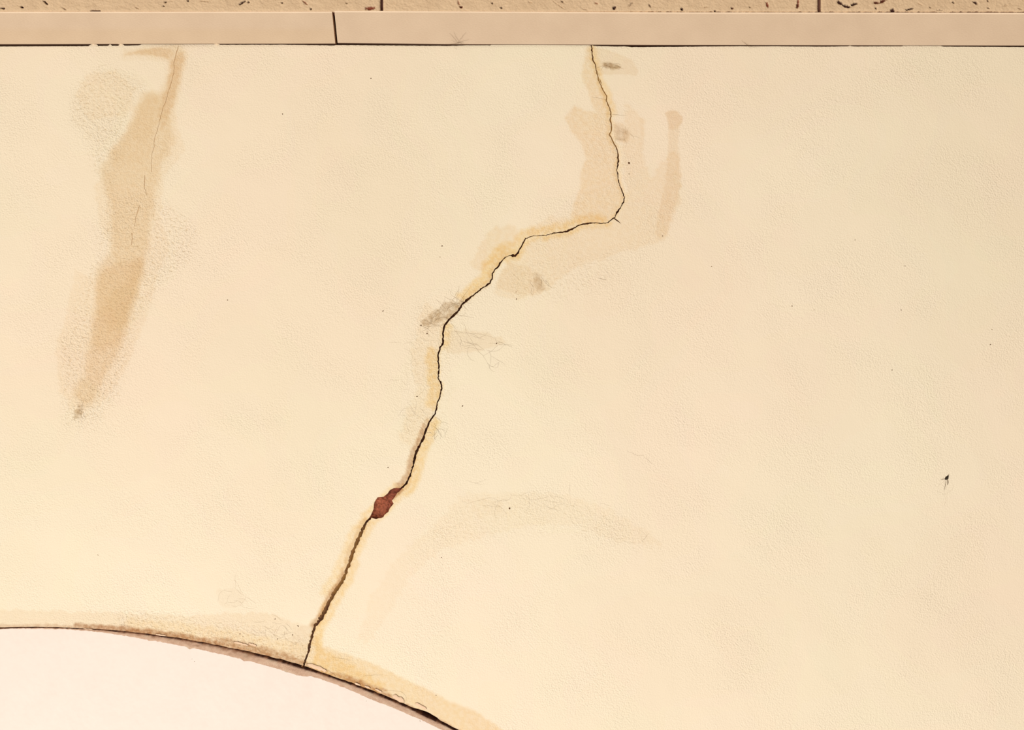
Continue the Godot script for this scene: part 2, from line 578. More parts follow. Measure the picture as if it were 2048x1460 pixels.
	fill(ochre, ragged(poly([0, 1220, 100, 1222, 240, 1226, 300, 1228, 380, 1232, 460, 1226, 540, 1226, 590, 1246, 625, 1255, 614, 1330, 500, 1305, 400, 1288, 300, 1272, 200, 1262, -46, 1262, -46, 1250]), 4.0), 0.26)
	fill(orange, arc_band(250, 620, 26, 44, 4.0), 0.28)
	fill(wrinkle, arc_band(230, 620, 44, 60, 4.0), 0.8)
	fill(dark, arc_band(-44, 190, 7, 7, 2.0), 0.22)
	fill(dark, arc_band(150, 560, 10, 12, 2.5), 0.40)
	fill(dark, arc_band(170, 612, 6, 8, 2.0), 0.62)
	fill(dark, ragged(poly([575, 1300, 590, 1256, 622, 1246, 626, 1262, 616, 1300, 610, 1322]), 3.0), 0.04)
	fill(dark, arc_band(440, 612, 20, 14, 3.0), 0.26)
	fill(dark, arc_band(500, 612, 13, 10, 2.0), 0.36)
	fill(dark, arc_band(610, 700, 5, 8, 2.0), 0.25)
	fill(dark, arc_band(690, 780, 13, 8, 2.0), 0.42)
	fill(dark, arc_band(780, 940, 4, 4, 1.0), 0.3)
	fill(gray, ragged(poly([430, 1182, 460, 1176, 486, 1182, 490, 1205, 468, 1216, 440, 1210]), 3.0), 0.07)
	for l in [[150, 620, 2.5, 0.30], [190, 560, 5.5, 0.42], [230, 600, 8.0, 0.30], [330, 600, 11.0, 0.26], [420, 612, 14.0, 0.30], [480, 606, 19.0, 0.22], [612, 760, 5.0, 0.3], [640, 780, 9.0, 0.34], [670, 770, 13.0, 0.3], [760, 900, 4.0, 0.3]]:
		var up := arc_band(l[0], l[1], l[2] + 0.9, l[2] + 0.9, 1.2, l[2] - 0.9)
		fill(dark, up, l[3] * 1.45)
	soften(ochre, 3)
	soften(soft, 10)
	soften(pink, 4)
	soften(orange, 6)
	soften(gray, 4)
	soften(dark, 3)
	soften(wrinkle, 16)
	# base paint with slow drifts of tone
	var w := 256
	var h := 172
	var t0 := byte_noise(91, 0.012, 3, w, h)
	var t1 := byte_noise(92, 0.014, 2, w, h)
	var small := PackedByteArray()
	small.resize(w * h * 3)
	for i in w * h:
		var f: float = (t0[i] - 127) / 127.0
		var g: float = (t1[i] - 127) / 127.0
		small[i * 3] = int(233.0 * (1.0 + 0.012 * f - 0.006 * g))
		small[i * 3 + 1] = int(216.0 * (1.0 + 0.014 * f + 0.010 * g))
		small[i * 3 + 2] = int(190.0 * (1.0 + 0.022 * f + 0.004 * g))
	var base := Image.create_from_data(w, h, false, Image.FORMAT_RGB8, small)
	base.resize(TW, TH, Image.INTERPOLATE_CUBIC)
	var data := base.get_data()
	var lo := ochre.get_data()
	var lp := pink.get_data()
	var ls := soft.get_data()
	var lr := orange.get_data()
	var lg := gray.get_data()
	var ld := dark.get_data()
	var lw := wrinkle.get_data()
	var n_rough := byte_noise(95, 0.09, 3, TW, TH)
	var n_fine := byte_noise(96, 0.30, 2, TW, TH)
	var n_big := byte_noise(97, 0.125, 2, TW, TH)
	var n_area := byte_noise(98, 0.006, 2, TW, TH)
	var hts := PackedFloat32Array()
	hts.resize(TW * TH)
	for i in TW * TH:
		var nf: float = (n_fine[i] - 127) * 0.00787
		var nb: float = (n_big[i] - 127) * 0.00787
		var wr: float = lw[i] * 0.00392
		var ar: float = 0.75 + (n_area[i] - 127) * 0.006
		hts[i] = nf * (0.80 * ar + 0.75 * wr) + nb * (0.26 * ar + 0.75 * wr)
		var o: int = lo[i]
		var p: int = lp[i]
		var q: int = lr[i]
		var g: int = lg[i]
		var d: int = ld[i]
		var sf: int = ls[i]
		if o + p + q + g + d + sf + lw[i] > 6:
			var r: float = (n_rough[i] - 127) * 0.0125
			var kr := 1.0
			var kg := 1.0
			var kb := 1.0
			if lw[i] > 8:
				var ws := maxf(0.0, -nb - nf * 0.6 - 0.25) * wr
				kr -= 0.13 * ws
				kg -= 0.18 * ws
				kb -= 0.26 * ws
			if sf > 2:
				var m0: float = sf * 0.00392
				var m := clampf(m0 + (nb * 0.45 + nf * 0.35 + 0.25 * r) * minf(m0, 0.35) * (1.3 - m0), 0.0, 1.1)
				kr *= 1.0 - 0.068 * m
				kg *= 1.0 - 0.128 * m
				kb *= 1.0 - 0.218 * m
			if o > 2:
				var m := clampf(o * 0.00392 * (1.0 + 0.18 * r), 0.0, 1.1)
				kr *= 1.0 - 0.068 * m
				kg *= 1.0 - 0.132 * m
				kb *= 1.0 - 0.215 * m
			if p > 2:
				var m := clampf(p * 0.00392 * (1.0 + 0.4 * r), 0.0, 1.0)
				kr *= 1.0 - 0.028 * m
				kg *= 1.0 - 0.074 * m
				kb *= 1.0 - 0.138 * m
			if q > 2:
				var m := clampf(q * 0.00392 * (1.0 + 0.4 * r), 0.0, 1.0)
				kr *= 1.0 - 0.018 * m
				kg *= 1.0 - 0.085 * m
				kb *= 1.0 - 0.225 * m
			if g > 2:
				var m := clampf(g * 0.00392 * (1.0 + 0.5 * r), 0.0, 1.0)
				kr *= 1.0 - 0.21 * m
				kg *= 1.0 - 0.27 * m
				kb *= 1.0 - 0.35 * m
			if d > 2:
				var m := clampf(d * 0.00392 * (1.0 + 0.35 * r), 0.0, 1.0)
				kr *= 1.0 - 0.38 * m
				kg *= 1.0 - 0.58 * m
				kb *= 1.0 - 0.73 * m
			data[i * 3] = int(data[i * 3] * kr)
			data[i * 3 + 1] = int(data[i * 3 + 1] * kg)
			data[i * 3 + 2] = int(data[i * 3 + 2] * kb)
	var m := StandardMaterial3D.new()
	m.resource_name = "stained cream wall paint"
	m.albedo_texture = ImageTexture.create_from_image(Image.create_from_data(TW, TH, false, Image.FORMAT_RGB8, data))
	m.normal_enabled = true
	m.normal_texture = relief(hts, TW, TH, 0.58)
	m.roughness = 0.8
	m.metallic_specular = 0.35
	m.texture_repeat = false
	m.cull_mode = BaseMaterial3D.CULL_DISABLED
	return m


# ------------------------------------------------------------------ the plastered wall
func top_edge(px: float) -> float:                                # upper edge of the plaster, below the trim
	var h := table(GAP, px)
	return trim_bottom(px) + (h * 1.15 + 0.7 if h > 0.9 else h * 0.8 - 0.4) + 0.5 * noise_edge.get_noise_2d(px * 2.0, 40.0)


const GAP := [[0, 3.2], [178, 3.2], [181, 0.0], [192, 0.0], [194, 2.6], [217, 2.6], [219, 0.0], [222, 0.0], [224, 2.4], [238, 2.4], [240, 0.0], [246, 0.0], [248, 2.2], [276, 2.0], [284, 0.8], [425, 0.7], [432, 0.0], [438, 1.2], [560, 1.2], [640, 2.2], [676, 3.0], [760, 3.0], [900, 2.2], [935, 1.0], [1120, 0.6], [1180, 0.5], [1195, 1.6], [1235, 2.2], [1250, 2.0], [1262, 3.4], [1350, 2.6], [1480, 1.4], [1600, 1.6], [1650, 1.9], [1700, 0.9], [1710, 1.4], [1800, 1.2], [1812, 0.6], [1880, 0.6], [1890, 1.5], [2048, 2.3]]


func trim_bottom(px: float) -> float:
	return lerpf(88.2, 87.0, clampf(px / 668.0, -1.0, 1.0)) if px < 670.0 else table([[670, 85.8], [760, 86.6], [900, 88.2], [1300, 89.8], [2048, 91.0], [3600, 93.0]], px)


func wall_z(px: float, py: float) -> float:
	var z := 0.00022 * noise_low.get_noise_2d(px, py) + 0.00005 * noise_mid.get_noise_2d(px, py)
	var d := crack_distance(px, py)
	if d < 34.0:
		var side := 1.0 if px < crack_x[clampi(int(py), 0, 2999)] else 0.35
		z += 0.00016 * side * exp(-d / 11.0) * (1.0 + noise_mid.get_noise_2d(px * 2.0, py * 2.0)) - 0.00022 * exp(-d / 2.4)
	var r := Vector2(px - AX, py - AY).length() - AR
	if r < 40.0:
		z += 0.00012 * exp(-maxf(r, 0.0) / 14.0) * (0.6 + noise_mid.get_noise_2d(px * 1.6, py * 1.6)) - 0.0002 * exp(-maxf(r, 0.0) / 2.0)
	var t := py - 90.0
	if t < 20.0:
		z -= 0.00025 * exp(-maxf(t, 0.0) / 2.2)
	return z


func wall_normal(px: float, py: float) -> Vector3:
	var e := 1.5
	return Vector3(-(wall_z(px + e, py) - wall_z(px - e, py)), wall_z(px, py + e) - wall_z(px, py - e), 2.0 * e * S).normalized()


func steps(parts: Array) -> PackedFloat32Array:                   # [from, to, step, to, step, ...]
	var out := PackedFloat32Array([parts[0]])
	for i in range(1, parts.size(), 2):
		var a: float = out[-1]
		var n := int(round((parts[i] - a) / parts[i + 1]))
		for j in n:
			out.append(lerpf(a, parts[i], float(j + 1) / n))
	return out


func mark(cells: Dictionary, p: PackedVector2Array, xs: PackedFloat32Array, ys: PackedFloat32Array, bit: int) -> void:
	for i in p.size():
		var a := p[i]
		var b := p[(i + 1) % p.size()]
		var k := maxi(1, int(a.distance_to(b)))
		for j in k + 1:
			var q := a.lerp(b, float(j) / k)
			for o in [Vector2(0.02, 0.02), Vector2(-0.02, -0.02)]:
				var key := Vector2i(xs.bsearch(q.x + o.x) - 1, ys.bsearch(q.y + o.y) - 1)
				cells[key] = cells.get(key, 0) | bit


func build_wall() -> void:
	var root := thing("wall_back")
	tag(root, "cream plastered wall with a long branching crack and brown water stains", "wall", "", "structure")
	var xs := steps([-1500, -64, 60, 2112, 8, 3548, 60])
	var ys := steps([80, 86, 6, 102, 2, 108, 3, 1516, 8, 2400, 60])
	# what is cut away
	var top := PackedVector2Array([Vector2(-1600, 20)])
	top.append(Vector2(3700, 20))
	var x := 3700.0
	while x > -1600.0:
		top.append(Vector2(x, top_edge(x)))
		x -= 4.0 if x > -80.0 and x < 2130.0 else 40.0
	top.append(Vector2(-1600, top_edge(-1600)))
	var arch := PackedVector2Array()
	var a0 := asin(-1572.0 / AR)
	var a1 := asin(1786.0 / AR)
	for i in 701:
		var a := lerpf(-1.53, 1.53, i / 700.0)
		arch.append(arc_point(a, AR + seam(AX + sin(a) * AR)))
	arch.append(Vector2(AX + 1815, 2500))
	arch.append(Vector2(AX - 1815, 2500))
	var cracks := crack_outlines()
	var fine := hairlines()
	var holes := [top, arch]
	holes.append_array(cracks)
	holes.append_array(fine)
	var regions := [ragged(left_stain(), 1.0), ragged(shaft_stain(), 1.0), ragged(right_stain(), 1.0), ragged(arch_stain(), 1.0), ragged(tan_stain(), 1.0)]
	var cells := {}
	for i in holes.size():
		mark(cells, holes[i], xs, ys, 1 << i)
	var shift := holes.size()
	for i in regions.size():
		mark(cells, regions[i], xs, ys, 1 << (shift + i))
	# nodes
	var nx := xs.size()
	var ny := ys.size()
	var zz := PackedVector3Array()
	var nn := PackedVector3Array()
	zz.resize(nx * ny)
	nn.resize(nx * ny)
	for j in ny:
		for i in nx:
			zz[j * nx + i] = at(xs[i], ys[j], wall_z(xs[i], ys[j]))
			nn[j * nx + i] = wall_normal(xs[i], ys[j])
	# buffers: 0 left panel, 1 right panel, 2.. stains; each with the stained paint and the plain paint outside the texture
	var bufs := []
	for i in 2 + regions.size():
		bufs.append([Buf.new(), Buf.new(), Buf.new()])
	var boxes := []
	for r in regions:
		boxes.append(bounds(r))
	for j in ny - 1:
		for i in nx - 1:
			var c := Vector2((xs[i] + xs[i + 1]) * 0.5, (ys[j] + ys[j + 1]) * 0.5)
			var inside := c.x > TX0 and c.x < TX0 + TWP and c.y < TY0 + THP
			var bits: int = cells.get(Vector2i(i, j), 0)
			var hole_bits := bits & ((1 << shift) - 1)
			if not (hole_bits & 1) and c.y < top_edge(c.x):
				continue
			if not (hole_bits & 2) and (c.distance_to(Vector2(AX, AY)) < AR + 2.0 or c.y > AY and absf(c.x - AX) < 1817.0):
				continue
			if bits == 0:
				var which := 0 if c.x < crack_x[clampi(int(c.y), 0, 2999)] else 1
				var skip := false
				for k in range(2, shift):
					if absf(c.x - crack_x[clampi(int(c.y), 0, 2999)]) < 60.0 and Geometry2D.is_point_in_polygon(c, holes[k]):
						skip = true
				if skip:
					continue
				for k in regions.size():
					if boxes[k].has_point(c) and Geometry2D.is_point_in_polygon(c, regions[k]):
						which = 2 + k
						break
				var b: Buf = bufs[which][0 if inside else 1]
				var ids := []
				for o in [j * nx + i, j * nx + i + 1, (j + 1) * nx + i + 1, (j + 1) * nx + i]:
					var q := Vector2(xs[o % nx], ys[o / nx])
					ids.append(b.add(zz[o], nn[o], wall_uv(q, inside)))
				b.quad(ids[0], ids[1], ids[2], ids[3])
				continue
			var pieces := [PackedVector2Array([Vector2(xs[i], ys[j]), Vector2(xs[i + 1], ys[j]), Vector2(xs[i + 1], ys[j + 1]), Vector2(xs[i], ys[j + 1])])]
			for k in shift:
				if bits & (1 << k):
					var next := []
					for p in pieces:
						next.append_array(Geometry2D.clip_polygons(p, local_part(holes[k], xs[i], xs[i + 1], ys[j], ys[j + 1])))
					pieces = next
			for k in regions.size():
				if boxes[k].grow(10).has_point(c):
					var next := []
					for p in pieces:
						if bits & (1 << (shift + k)):
							var lp := local_part(regions[k], xs[i], xs[i + 1], ys[j], ys[j + 1])
							for q in Geometry2D.intersect_polygons(p, lp):
								add_piece(bufs[2 + k][0], q, inside)
							next.append_array(Geometry2D.clip_polygons(p, lp))
						elif Geometry2D.is_point_in_polygon(middle(p), regions[k]):
							add_piece(bufs[2 + k][0], p, inside)
						else:
							next.append(p)
					pieces = next
			for p in pieces:
				var m := middle(p)
				add_piece(bufs[0 if m.x < crack_x[clampi(int(m.y), 0, 2999)] else 1][0 if inside else 1], p, inside)
	# the broken edges, going back into the wall
	for k in range(2, shift):
		edge_walls(holes[k], bufs, -0.0078 if k < 2 + cracks.size() else -0.0006)
	line_walls(top, bufs, true)
	line_walls(arch, bufs, false)
	var labels := ["brown water stain running down from the trim", "pinkish beige stain beside the upper crack", "faint tan drip stain right of the crack", "yellowed stain along the right shoulder of the arch", "pale tan smear right of the crack"]
	for i in bufs.size():
		var m := ArrayMesh.new()
		var mats := []
		for k in 3:
			if not bufs[i][k].idx.is_empty():
				bufs[i][k].commit(m)
				mats.append([M.wall, M.wall_far, M.raw][k])
		var o := mesh_node("plaster_panel" if i < 2 else "stain", m, root, mats)
		if i >= 2:
			o.set_meta("label", labels[i - 2])
	# what lies at the bottom of the crack
	var bed := Buf.new()
	bed.tinted = true
	crack_bed(bed)
	var bm := ArrayMesh.new()
	bed.commit(bm)
	mesh_node("crack", bm, root, [M.bed]).set_meta("label", "long jagged dark brown crack from the trim down to the arch")
	var hb := Buf.new()
	hb.tinted = true
	for f in fine:
		var g := Vector2.ZERO
		for p in f:
			g += p / f.size()
		for t in Geometry2D.offset_polygon(f, 0.8):
			var ids := Geometry2D.triangulate_polygon(t)
			var first := hb.v.size()
			for p in t:
				hb.add(at(p.x, p.y, wall_z(p.x, p.y) - 0.00008), Vector3.BACK, Vector2.ZERO, lin(182, 142, 96))
			for q in range(0, ids.size(), 3):
				hb.tri(first + ids[q], first + ids[q + 1], first + ids[q + 2])
	var hm := ArrayMesh.new()
	hb.commit(hm)
	mesh_node("hairline_crack", hm, root, [M.bed]).set_meta("label", "hairline crack down the middle of the brown stain")
	exposed_brick(root)
	# the masonry behind the plaster
	var back := BoxMesh.new()
	back.size = Vector3(5040 * S, 3170 * S, 0.03)
	var o := mesh_node("masonry_core", back, root, [M.substrate])
	o.position = at(1024, 815, -0.008 - 0.015)


func seam(px: float) -> float:                                    # how far the plaster stops short of the arch, in px
	var w := table([[-1000, 1.4], [110, 1.4], [130, 0.7], [170, 0.7], [200, 1.4], [450, 1.8], [520, 2.4], [606, 3.2], [640, 2.4], [700, 2.4], [760, 3.2], [800, 2.6], [832, 3.2], [845, 8.0], [866, 7.0], [880, 3.0], [920, 3.0], [2000, 3.0]], px)
	if px > 640.0:
		w *= 0.95
	elif px > 480.0:
		w *= 1.2
	elif px > 140.0:
		w *= 0.8
	return w + (1.4 if px > 300.0 else 0.6) * noise_edge.get_noise_2d(px * 2.2, 10.0)


func wall_uv(q: Vector2, inside: bool) -> Vector2:
	return Vector2((q.x - TX0) / TWP, (q.y - TY0) / THP) if inside else q / 512.0


func bounds(p: PackedVector2Array) -> Rect2:
	var r := Rect2(p[0], Vector2.ZERO)
	for v in p:
		r = r.expand(v)
	return r


func middle(p: PackedVector2Array) -> Vector2:
	var s := Vector2.ZERO
	for v in p:
		s += v
	return s / p.size()


func local_part(p: PackedVector2Array, x0: float, x1: float, y0: float, y1: float) -> PackedVector2Array:
	return p


func add_piece(b: Buf, p: PackedVector2Array, inside: bool) -> void:
	if p.size() < 3 or absf(area(p)) < 0.0005:
		return
	var ids := Geometry2D.triangulate_polygon(p)
	if ids.is_empty():
		var clean := PackedVector2Array()
		for v in p:
			if clean.is_empty() or clean[-1].distance_to(v) > 0.03:
				clean.append(v)
		p = clean
		ids = Geometry2D.triangulate_polygon(p)
		if ids.is_empty():
			p = Geometry2D.convex_hull(p)
			ids = Geometry2D.triangulate_polygon(p)
	var first := b.v.size()
	for v in p:
		b.add(at(v.x, v.y, wall_z(v.x, v.y)), wall_normal(v.x, v.y), wall_uv(v, inside))
	for q in range(0, ids.size(), 3):
		b.tri(first + ids[q], first + ids[q + 1], first + ids[q + 2])


func edge_walls(p: PackedVector2Array, bufs: Array, floor_z: float) -> void:
	var turn := -1.0 if area(p) > 0.0 else 1.0
	for i in p.size():
		var a := p[i]
		var c := p[(i + 1) % p.size()]
		var t := (c - a).normalized()
		var inward := Vector2(t.y, -t.x) * turn
		var m := (a + c) * 0.5 - inward
		var b: Buf = bufs[0 if m.x < crack_x[clampi(int(m.y), 0, 2999)] else 1][2]
		wall_strip(b, a, c, Vector3(inward.x, -inward.y, 0), floor_z)


func wall_strip(b: Buf, a: Vector2, c: Vector2, n: Vector3, floor_z: float) -> void:
	var i0 := b.add(at(a.x, a.y, wall_z(a.x, a.y)), n, a / 64.0)
	var i1 := b.add(at(c.x, c.y, wall_z(c.x, c.y)), n, c / 64.0)
	var i2 := b.add(at(c.x, c.y, floor_z), n, c / 64.0)
	var i3 := b.add(at(a.x, a.y, floor_z), n, a / 64.0)
	b.quad(i0, i1, i2, i3)


func line_walls(p: PackedVector2Array, bufs: Array, is_top: bool) -> void:
	for i in p.size() - 1:
		var a := p[i]
		var c := p[i + 1]
		if is_top and (a.y < 60.0 or c.y < 60.0) or not is_top and (a.y > 2450.0 or c.y > 2450.0) or maxf(a.x, c.x) > 3548.0 or minf(a.x, c.x) < -1500.0:
			continue
		var m := (a + c) * 0.5
		var n := Vector3(0, 1, 0)
		if not is_top:
			n = Vector3(AX - m.x, m.y - AY, 0).normalized()
		var b: Buf = bufs[0 if m.x < crack_x[clampi(int(m.y), 0, 2999)] else 1][2]
		wall_strip(b, a, c, n, -0.0078)


func crack_bed(b: Buf) -> void:
	var n := crack_line.size()
	var last := [-1, -1, -1]
	for i in n:
		var r := crack_line[i]
		var p := crack_line[maxi(0, i - 1)]
		var q := crack_line[mini(n - 1, i + 1)]
		var t := Vector2(q.x - p.x, q.y - p.y).normalized()
		var o := Vector2(-t.y, t.x)
		var depth := table([[84, 0.4], [125, 0.3], [150, 0.10], [290, 0.12], [306, 0.5], [330, 0.8], [440, 1.0], [475, 0.5], [500, 1.1], [800, 1.2], [960, 1.1], [972, 1.2], [980, 3.5], [1030, 3.5], [1040, 1.1], [1060, 0.45], [1180, 0.35], [1200, 0.5], [1340, 0.8]], r.y) * 0.001
		var f := clampf(table([[84, 0.2], [125, 0.35], [160, 1.0], [280, 1.0], [300, 0.6], [325, 0.1], [1040, 0.0], [1070, 0.5], [1180, 0.6], [1215, 0.15], [1340, 0.1]], r.y) + 0.25 * noise_edge.get_noise_2d(r.x, r.y), 0.0, 1.0)
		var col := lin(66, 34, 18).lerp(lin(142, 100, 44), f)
		var now := []
		for k in 3:
			var w := r.z * 0.5 + 2.0
			var u := Vector2(r.x, r.y) + o * (w * (1.0 - k))
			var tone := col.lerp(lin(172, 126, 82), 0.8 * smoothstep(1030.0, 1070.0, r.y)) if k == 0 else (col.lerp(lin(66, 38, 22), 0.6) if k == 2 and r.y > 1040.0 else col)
			now.append(b.add(at(u.x, u.y, -depth - (0.0002 if k == 1 else 0.0)), Vector3.BACK, u / 64.0, tone))
		if i > 0:
			b.quad(last[0], last[1], now[1], now[0])
			b.quad(last[1], last[2], now[2], now[1])
		last = now


func hairlines() -> Array:
	var lines := [
		[356.7, 91, 351.8, 109, 347.5, 126, 348, 146, 343, 163.5, 337.4, 180.7, 331.7, 203.7, 326, 215, 321.6, 232.5, 314.4, 264, 309, 278.6, 308.6, 293, 304, 307, 302.9, 327.5, 303.7, 344.7],
		[290, 350.5, 288.5, 373.5, 293.4, 390.8], [278.4, 411, 272.7, 431, 269, 452.7], [264, 466, 263, 490],
	]
	var out := []
	for l in lines:
		var p := ragged(poly(l), 0.7, 5.0, false)
		var left := PackedVector2Array()
		var right := PackedVector2Array()
		for i in p.size():
			var t := (p[mini(p.size() - 1, i + 1)] - p[maxi(0, i - 1)]).normalized()
			var w := 0.62 * (1.0 - 0.35 * i / p.size()) * (0.8 + 0.5 * noise_edge.get_noise_2d(p[i].x, p[i].y * 2.0))
			left.append(p[i] + Vector2(-t.y, t.x) * w)
			right.append(p[i] - Vector2(-t.y, t.x) * w)
		right.reverse()
		left.append_array(right)
		out.append(left)
	return out


func exposed_brick(root: Node3D) -> void:
	var b := Buf.new()
	b.tinted = true
	var xs := steps([732, 812, 1.5])
	var ys := steps([970, 1044, 1.5])
	var f := func(x: float, y: float) -> float: return -0.0016 + 0.0005 * noise_edge.get_noise_2d(x * 0.8, y * 0.8) + 0.0007 * noise_mid.get_noise_2d(x * 2.5, y * 2.5) + 0.0004 * clampf((x + y - 1780.0) / -60.0, -1.0, 1.0)
	for y in ys:
		for x in xs:
			var n := Vector3(-(f.call(x + 1.0, y) - f.call(x - 1.0, y)), f.call(x, y + 1.0) - f.call(x, y - 1.0), 2.0 * S).normalized()
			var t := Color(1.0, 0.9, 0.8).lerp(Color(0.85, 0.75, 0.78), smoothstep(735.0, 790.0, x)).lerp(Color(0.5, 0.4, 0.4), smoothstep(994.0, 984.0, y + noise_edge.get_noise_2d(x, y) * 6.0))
			b.add(at(x, y, f.call(x, y)), n, Vector2(x, y) / 300.0, t)
	var big := Geometry2D.offset_polygon(patch_outline(), 3.0)[0] as PackedVector2Array
	for j in ys.size() - 1:
		for i in xs.size() - 1:
			if Geometry2D.is_point_in_polygon(Vector2(xs[i] + 0.7, ys[j] + 0.7), big):
				var k := j * xs.size() + i
				b.quad(k, k + 1, k + xs.size() + 1, k + xs.size())
	var m := ArrayMesh.new()
	b.commit(m)
	mesh_node("exposed_brick", m, root, [M.red_brick]).set_meta("label", "bare reddish brown patch where plaster broke off the crack")


# ------------------------------------------------------------------ the proud panel under the arch
func band(px: float) -> float:                                    # width of the sloping bare edge, in px
	return table([[-1600, 0.8], [40, 0.8], [130, 1.4], [205, 3.5], [287, 9.0], [369, 12.0], [483, 14.5], [560, 15.5], [596, 17.5], [612, 16.5], [626, 10.0], [650, 9.0], [675, 9.5], [708, 11.0], [742, 14.0], [804, 12.0], [845, 11.0], [2000, 12.0]], px)


func panel_z(px: float) -> float:
	return 0.00014 * (band(px) + band(px - 40.0) + band(px + 40.0) + band(px - 80.0) + band(px + 80.0)) * 0.2


func arris(px: float) -> float:                                   # radius of the panel's front edge: chipped and painted unevenly
	var r := AR - 1.2 - band(px) * 0.8 + 1.3 * noise_edge.get_noise_2d(px * 1.1, 60.0) + 0.8 * noise_edge.get_noise_2d(px * 3.0, 90.0)
	for c in [[384.0, 5.0, -3.5], [302.0, 4.0, -2.5], [495.0, 5.0, -2.5]]:
		r += c[2] * exp(-pow((px - c[0]) / c[1], 2.0))
	return r


func build_arch_panel() -> void:
	var root := thing("wall_lower")
	tag(root, "pale cream panel filling the arch below the cracked wall", "wall", "", "structure")
	var outline := PackedVector2Array()
	for i in 1401:
		var a := lerpf(-1.13, 1.13, i / 1400.0)
		outline.append(arc_point(a, arris(AX + sin(a) * AR)))
	outline.append(Vector2(outline[-1].x, 2400))
	outline.append(Vector2(outline[0].x, 2400))
	var xs := steps([-1600, -64, 48, 1100, 8, 1900, 40])
	var ys := steps([1236, 1500, 8, 2400, 60])
	var cells := {}
	mark(cells, outline, xs, ys, 1)
	var b := Buf.new()
	var pz := func(p: Vector2) -> Vector3: return at(p.x, p.y, panel_z(p.x) + 0.00012 * noise_low.get_noise_2d(p.x, p.y + 700.0))
	var pn := func(p: Vector2) -> Vector3: return Vector3(-(panel_z(p.x + 6.0) - panel_z(p.x - 6.0)) - 0.00012 * (noise_low.get_noise_2d(p.x + 6.0, p.y + 700.0) - noise_low.get_noise_2d(p.x - 6.0, p.y + 700.0)), 0.00012 * (noise_low.get_noise_2d(p.x, p.y + 706.0) - noise_low.get_noise_2d(p.x, p.y + 694.0)), 12.0 * S).normalized()
	for j in ys.size() - 1:
		for i in xs.size() - 1:
			var cell := PackedVector2Array([Vector2(xs[i], ys[j]), Vector2(xs[i + 1], ys[j]), Vector2(xs[i + 1], ys[j + 1]), Vector2(xs[i], ys[j + 1])])
			var pieces := []
			if cells.has(Vector2i(i, j)):
				pieces = Geometry2D.intersect_polygons(cell, outline)
			elif Geometry2D.is_point_in_polygon(middle(cell), outline):
				pieces = [cell]
			for p in pieces:
				if absf(area(p)) < 0.001:
					continue
				var first := b.v.size()
				for v in p:
					b.add(pz.call(v), pn.call(v), v / 512.0)
				var ids := Geometry2D.triangulate_polygon(p)
				for q in range(0, ids.size(), 3):
					b.tri(first + ids[q], first + ids[q + 1], first + ids[q + 2])
	var m := ArrayMesh.new()
	b.commit(m)
	mesh_node("panel_face", m, root, [M.panel])
	# its upper edge: bare, pinkish, running back into the seam
	var e := Buf.new()
	e.tinted = true
	var last := []
	for i in 1401:
		var a := lerpf(-1.13, 1.13, i / 1400.0)
		var px := AX + sin(a) * AR
		var now := []
		var zf := panel_z(px) + 0.00012 * noise_low.get_noise_2d(outline[i].x, outline[i].y + 700.0)
		for k in 6:
			var f := k / 5.0
			var top_r := AR - 0.8 - seam(px) * 0.3
			var z := lerpf(zf, -0.0002, f / 0.8) if k < 5 else -0.0079
			var r := lerpf(arris(px), top_r, minf(1.0, f / 0.8))
			if k > 0 and k < 5:
				r += 0.9 * noise_edge.get_noise_3d(px * 2.0, k * 9.0, 5.0)
				z += 0.0002 * noise_edge.get_noise_3d(px * 1.5, k * 12.0, 45.0)
			var p := arc_point(a, r)
			var n := Vector3(sin(a), cos(a) + 0.3 * noise_edge.get_noise_2d(px * 2.0, k * 30.0), 1.15 if k < 5 else 0.0).normalized()
			var dirty := clampf(f * 0.85 + 0.5 * noise_edge.get_noise_2d(px * 0.8, k * 15.0) + (0.25 if px > 150.0 and px < 520.0 else 0.0), 0.0, 1.0)
			var tint := Color(1.0, 1.0, 1.0).lerp(Color(0.42, 0.30, 0.22), dirty * dirty * 0.75)
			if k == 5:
				tint = Color(0.06, 0.03, 0.025)  # darkness inside the seam put into the colour of the last two rows
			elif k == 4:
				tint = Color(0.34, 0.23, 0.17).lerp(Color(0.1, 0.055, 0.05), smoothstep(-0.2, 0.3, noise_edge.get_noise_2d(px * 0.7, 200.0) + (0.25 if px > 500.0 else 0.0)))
			now.append(e.add(at(p.x, p.y, z), n, Vector2(px / 200.0, k / 30.0), tint))
		if i > 0:
			for k in 5:
				e.quad(last[k], last[k + 1], now[k + 1], now[k])
		last = now
	var em := ArrayMesh.new()
	e.commit(em)
	mesh_node("arch_edge", em, root, [M.raw_pink]).set_meta("label", "bare pinkish rough upper edge of the arch")


